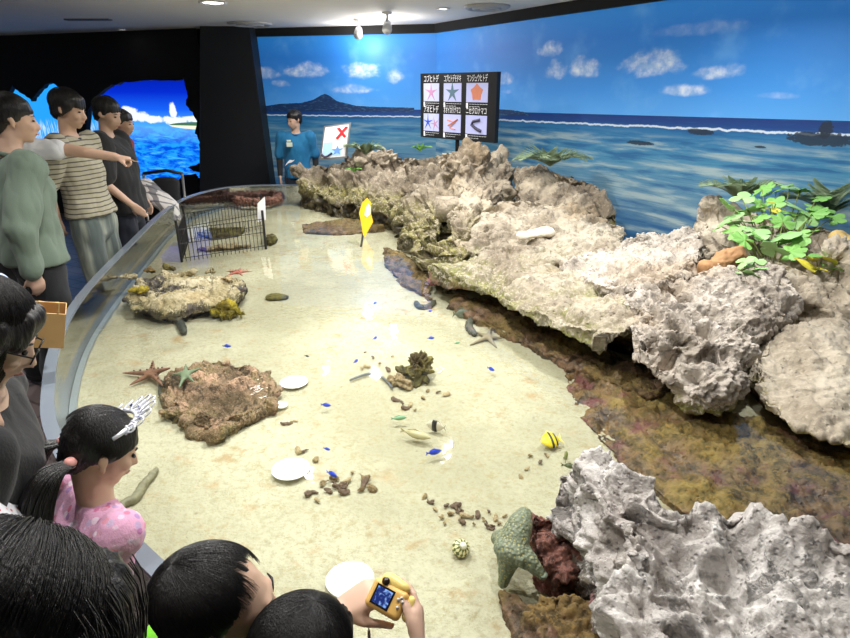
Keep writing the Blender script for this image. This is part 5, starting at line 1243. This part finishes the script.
def cycad(label, px, py, Y, n, Lf, spread=(-1.2, 1.2), mat=lf_, name='cycad', tilt=.9):
    base = Q(px, py, Y); root = empty(name, base, 0, label, 'plant')
    for k in range(n):
        az = spread[0]+(spread[1]-spread[0])*k/(n-1)+rnd.uniform(-.1, .1); d = V((math.sin(az), -.25*math.cos(az)+rnd.uniform(-.2, .2), 0)); L = Lf*rnd.uniform(.8, 1.1); m = MB(); pts = []
        for i in range(10): f = i/9; pts.append(d*L*f*.9+V((0, 0, L*(tilt*f-.55*f*f)*math.cos(az*.55))))
        m.tube(pts, [.006*(1-.7*i/9) for i in range(10)], 5)
        for i in range(1, 10):
            for q in range(4):
                f = (i-1+q/4)/9; p = pts[i-1].lerp(pts[i], q/4); t_ = (pts[i]-pts[i-1]).normalized()
                for sg in (-1, 1):
                    sd = t_.cross(V((0, 0, 1))).normalized()*sg; ll = L*.36*math.sin(PI*min(1, f*.85+.12))
                    e_ = p+(sd*.85+t_*.6+V((0, 0, .15))).normalized()*ll; w2 = t_*.0038
                    m.add([p-w2, p+w2, e_+w2*.2, p-w2+V((0, 0, -.003)), p+w2+V((0, 0, -.003)), e_+V((0, 0, -.002))], [(0, 1, 2), (5, 4, 3), (0, 2, 5, 3), (1, 4, 5, 2), (0, 3, 4, 1)])
        m.build('frond', mat, root)
    return root
cycad('small dark cycad plant on the rocks just right of the X sign', 366, 155, 6.85, 8, .32, name='cycad')
cycad('tiny light green sprig on the rock left of the black board', 420, 151, 6.3, 5, .14, mat=lg, name='green_sprig')
cycad('tiny yellow green sprig growing low in the far rocks', 354, 172, 6.7, 4, .13, mat=lg, name='green_sprig')
cycad('feathery cycad with arching fronds on the boulder right of the board', 550, 166, 5.3, 9, .46, name='cycad', tilt=.7)
cycad('grey green cycad fronds behind the left of the leafy creeper', 738, 200, 3.95, 10, .34, name='cycad')
cycad('dark cycad behind the right of the leafy creeper', 826, 215, 3.75, 11, .38, name='cycad')
# brown log-like stone + tan stones under the creeper
rock('smooth orange brown stone at the front left of the creeper', [H(E(Q(710, 270, 2.98), (.06, .05, .05)), E(Q(732, 255, 3.1), (.08, .06, .07)))], .01, plain('orange_stone', srgb(178, 134, 92), .8, var=.2, sc=12), rockdisp(.03, 9, .01, 12, .004, 61), name='stone', cat='stone')
rock('tan stone among the yellowing leaves at the right edge', [H(E(Q(840, 242, 3.2), (.07, .06, .06)), E(Q(850, 250, 3.1), (.05, .05, .05)))], .01, plain('tan_stone', srgb(206, 176, 112), .8, var=.2, sc=12), rockdisp(.03, 9, .01, 12, .004, 62), name='stone', cat='stone')
rock('greyish stone standing behind the left end of the creeper', [H(E(Q(712, 208, 4.0), (.09, .07, .1)))], .012, rm_big, rockdisp(.03, 9, .01, 12, .004, 63), name='stone', cat='stone')

# ================================================================== STROLLER, CEILING FITTINGS, HELD THINGS
so = V((-2.98, 6.15, 0)); sr = empty('stroller', so, 0, 'grey framed baby stroller with plaid blanket behind the rim', 'stroller')
fm = plain('stroller_frame', srgb(170, 166, 160), .35, .7)
def S(x, y, z): return so+V((x, y, z))
for sx in (-.0, .42):
    m = MB(); m.tube([S(sx, -.25, .12), S(sx, .15, .55), S(sx-.06, .35, 1.02)], .014, 8); rel(m, 'side_tube', fm, sr, True)
    m = MB(); m.tube([S(sx, .25, .12), S(sx, -.1, .62), S(sx+.1, -.32, .66)], .013, 8); rel(m, 'side_tube', fm, sr, True)
    for y in (-.27, .27):
        m = MB(); m.tube([S(sx, y, .11)+V((0, math.cos(a_)*.10, math.sin(a_)*.10)) for a_ in [2*PI*i/20 for i in range(20)]], .02, 8, closed=True); m.tube([S(sx-.02, y, .11), S(sx+.02, y, .11)], .02, 8)
        for q in range(6): m.tube([S(sx, y, .11), S(sx, y, .11)+V((0, math.cos(q*PI/3)*.095, math.sin(q*PI/3)*.095))], .004, 4)
        rel(m, 'wheel', plain('grey_tyre', (.12, .12, .12), .6), sr, True)
m = MB(); m.tube([S(-.06, .35, 1.02), S(.18, .38, 1.05), S(.36, .35, 1.02)], .017, 8); rel(m, 'handle', plain('handle_black', (.02, .02, .02), .6), sr, True)
o = link('seat', blob([H(E(S(.2, .0, .55), (.17, .22, .05)), E(S(.2, .1, .5), (.17, .1, .08))), H(E(S(.2, .18, .6), (.17, .05, .05)), E(S(.2, .28, .95), (.16, .04, .05)))], .02, 2), plain('seat_black', (.015, .015, .018), .8), sr)
for v in o.data.vertices: v.co -= so
plaid = cloth_mat('plaid_cloth', srgb(214, 210, 204), kind='plaid', rgb2=srgb(70, 70, 78), sc=7)
bk = blob([H(E(S(.05, -.05, .98), (.12, .15, .035)), E(S(.40, -.22, .78), (.1, .16, .04))), H(E(S(.40, -.22, .78), (.09, .16, .04)), E(S(.46, -.26, .66), (.05, .15, .05)))], .012, 2, cloth(.02, 9, 4))
tag(recenter(link('plaid_blanket', bk, plaid)), 'black and white plaid blanket draped over the stroller', 'blanket')
# ceiling fittings
def downlight(x, y, r=.09, name='ceiling_downlight', label=None, on=True):
    root = empty(name, (x, y, ZC), 0, label, 'ceiling light', 'recessed ceiling downlights')
    m = MB(); m.lathe([(r*1.25, 0), (r*1.25, -.012), (r, -.012), (r*.95, -.004)], n=28); m.build('trim_ring', M['white'], root, True)
    m = MB(); m.lathe([(.0001, -.002), (r*.9, -.002), (r*.9, -.005), (.0001, -.006)], n=24); m.build('lens', plain('lamp_lens', (1, .97, .92), .3, emit=9 if on else .2), root, True); return root
def CP(px, py): d = ray(px, py); t_ = (ZC-CAMZ)/d.z; return V((0, 0, CAMZ))+d*t_
p = CP(213, 2); downlight(p.x, p.y, .10, label='lit round ceiling downlight at the top left of the view')
p = CP(443, 8); downlight(p.x, p.y, .05, label='small lit ceiling downlight near the middle of the ceiling edge')
p = CP(122, 29); downlight(p.x, p.y, .04, label='tiny lit ceiling downlight over the dark left wall')
def vent(px, py, r, lb):
    p = CP(px, py); root = empty('ceiling_vent', (p.x, p.y, ZC), 0, lb, 'ceiling vent', 'round ceiling vents')
    m = MB(); m.lathe([(r, 0), (r, -.015), (r*.85, -.03), (r*.8, -.012)], n=32); m.build('outer_ring', plain('vent_white', (.5, .48, .46), .5), root, True)
    m = MB(); m.lathe([(r*.62, -.004), (r*.62, -.03), (r*.5, -.035), (r*.45, -.012)], n=32); m.lathe([(.0001, -.03), (r*.3, -.03), (r*.3, -.01), (.0001, -.01)], n=24); m.build('inner_cone', plain('vent_white', (.5, .48, .46), .5), root, True)
vent(487, 6, .22, 'round ceiling vent nearest above the black species board')
vent(250, 23, .26, 'round ceiling vent near the top of the black column')
p = CP(88, 19); m = MB(); m.box((0, 0, -.008), (.5, .09, .016)); o = m.build('slot_vent', plain('slot_dark', (.16, .15, .14), .6)); o.location = (p.x, p.y, ZC); tag(o, 'narrow dark slot vent in the ceiling at the far left', 'ceiling vent')
def trackspot(px, py, lb):
    p = CP(px, py-7); root = empty('track_spotlight', (p.x, p.y, ZC), 0, lb, 'spotlight', 'small white ceiling spotlights')
    m = MB(); m.lathe([(.05, 0), (.05, -.02), (.012, -.022), (.012, -.09)], n=16); m.build('mount', M['white'], root, True)
    m = MB(); m.tube([(0, .05, -.10), (0, -.06, -.17)], [.04, .05], 14); m.build('lamp_head', M['white'], root, True)
trackspot(358, 26, 'left one of two white spotlights hanging from the far ceiling'); trackspot(387, 19, 'right one of two white spotlights hanging from the far ceiling')

# toy camera held over the water
cc = P(387, 599, 1.075); f_ = (V((0, 0, CAMZ))-cc).normalized()        # screen faces up towards the children
nrm = (f_*.75+V((-.25, -.25, .35))).normalized(); xr = V((.80, -.50, -.05)); xr = (xr-nrm*xr.dot(nrm)).normalized(); yr = nrm.cross(xr)
RC = Matrix((xr, yr, nrm)).transposed()
tc = empty('toy_camera', cc, 0, 'small yellow toy camera with lit square screen held by a child', 'camera')
tc.rotation_euler = RC.to_euler(); tc.scale = (.78, .78, .78)
yel = plain('yellow_plastic', srgb(244, 196, 112), .35, var=.04)
yel2 = plain('pale_yellow_plastic', srgb(250, 222, 130), .35, var=.04)
link('camera_body', blob([H(*[E((sx*.032, sy*.020, 0), (.011, .011, .012)) for sx in (-1, 1) for sy in (-1, 1)])], .002, 2), yel, tc)
link('top_hump', blob([H(E((-.012, .034, -.004), (.02, .018, .012)), E((.02, .036, -.004), (.018, .012, .012))), H(E((.05, .02, -.008), .012), E((.054, -.012, -.008), .012))], .002, 2), yel2, tc)
m = MB(); m.plate([(-.030, -.021, .0115), (.014, -.021, .0115), (.014, .021, .0115), (-.030, .021, .0115)], (0, 0, .0015)); bz = m.build('screen_bezel', plain('bezel_black', (.01, .01, .012), .25), tc)
def screen_mat():
    t = NT('lit_screen'); o = t.coord(); n = t.noise(o, 55, 4, .6, 1.2); col = t.mix(t.step(n, .45, .58), srgb(28, 44, 110), srgb(130, 170, 236)); t.bsdf(Base_Color=(0, 0, 0), Roughness=.2, Emission_Color=col, Emission_Strength=.9); return t.m
m = MB(); m.plate([(-.026, -.017, .013), (.010, -.017, .013), (.010, .017, .013), (-.026, .017, .013)], (0, 0, .0006)); m.build('screen', screen_mat(), bz)
m = MB(); m.tube([(-.016, .031, .009), (-.016, .031, .0135)], .0085, 16); m.build('viewfinder', plain('brown_button', (.03, .015, .01), .3), tc, True)
for x, y in ((.026, .010), (.036, .010), (.031, -.004), (.031, .016)):
    m = MB(); m.tube([(x, y, .010), (x, y, .0145)], .0035, 10); m.build('button', plain('grey_button', srgb(210, 206, 200), .4), tc, True)
m = MB(); q0 = V((-.036, -.028, 0)); m.tube([q0, q0+RC.inverted() @ V((0, 0, -.05)), q0+RC.inverted() @ V((.002, -.002, -.075))], .0012, 5); m.build('wrist_cord', plain('grey_cord', (.3, .28, .28), .6), tc)
m = MB(); q1 = q0+RC.inverted() @ V((.002, -.002, -.075)); m.tube([q1, q1+RC.inverted() @ V((0, 0, -.022))], [.003, .004], 8); m.build('cord_tag', plain('brown_tag', srgb(120, 96, 92), .5), tc)
# paper bag
bc = Q(48, 325, 2.1); bg = empty('paper_bag', bc, .5, 'open brown paper bag held behind the pool rim at the left', 'bag')
kr = plain('kraft_paper', srgb(196, 158, 104), .8, var=.08, sc=20)
m = MB(); w1, d1, h1, tk = .11, .07, .17, .003
for cx_, cy_, dx_, dy_ in ((0, -d1/2, w1, tk), (0, d1/2, w1, tk), (-w1/2, 0, tk, d1), (w1/2, 0, tk, d1)): m.box((cx_, cy_, 0), (dx_, dy_, h1))
m.box((0, 0, -h1/2), (w1, d1, tk)); m.build('bag_body', kr, bg)
m = MB(); m.tube([(-.03, -d1/2, h1/2), (-.03, -d1/2-.01, h1/2+.06), (.03, -d1/2-.01, h1/2+.06), (.03, -d1/2, h1/2)], .004, 6); m.build('bag_handle', kr, bg)
bg.rotation_euler = (.35, .25, .5)


# ================================================================== LIGHTS
def spot(loc, w, r=.018, col=(1, .985, .96)):
    l = bpy.data.lights.new('ceiling_spot_and_fill', 'AREA'); l.shape = 'DISK'; l.size = r*2; l.energy = w; l.color = col; l.spread = math.radians(150)
    o = bpy.data.objects.new('ceiling_spot_and_fill', l); COL.objects.link(o); o.location = loc; return o
for x, y, w_ in [(-1.1, 2.0, 15), (-.25, 2.6, 27), (-1.0, 4.3, 18), (.2, 4.7, 25), (1.2, 2.6, 15), (-.6, 1.1, 6), (.25, 1.25, 9), (-.6, 6.3, 16), (1.5, 3.7, 14)]:
    spot((x, y, ZC-.045), w_)
spot((-1.2, 6.4, ZC-.045), 14)  # extra unseen lamp added to brighten the attendant
for px_, py_ in ((358, 30), (387, 24)):
    d_ = ray(px_, py_-6); q_ = V((0, 0, CAMZ))+d_*((ZC-CAMZ)/d_.z); l_ = bpy.data.lights.new('track_lamp', 'POINT'); l_.energy = 11; l_.shadow_soft_size = .05; l_.color = (1, .95, .88); o_ = bpy.data.objects.new('track_lamp', l_); COL.objects.link(o_); o_.location = (q_.x, q_.y-.12, ZC-.24)
# people side is dimmer
spot((-3.2, 3.0, ZC-.045), 10); spot((-2.6, .6, ZC-.045), 10)
w = bpy.data.worlds.new('World'); SC.world = w; w.use_nodes = True
w.node_tree.nodes['Background'].inputs[0].default_value = (.75, .82, .95, 1); w.node_tree.nodes['Background'].inputs[1].default_value = .08
vs = SC.view_settings; vs.view_transform = 'Standard'; vs.look = 'None'; vs.gamma = 1; vs.exposure = .38; vs.use_curve_mapping = False
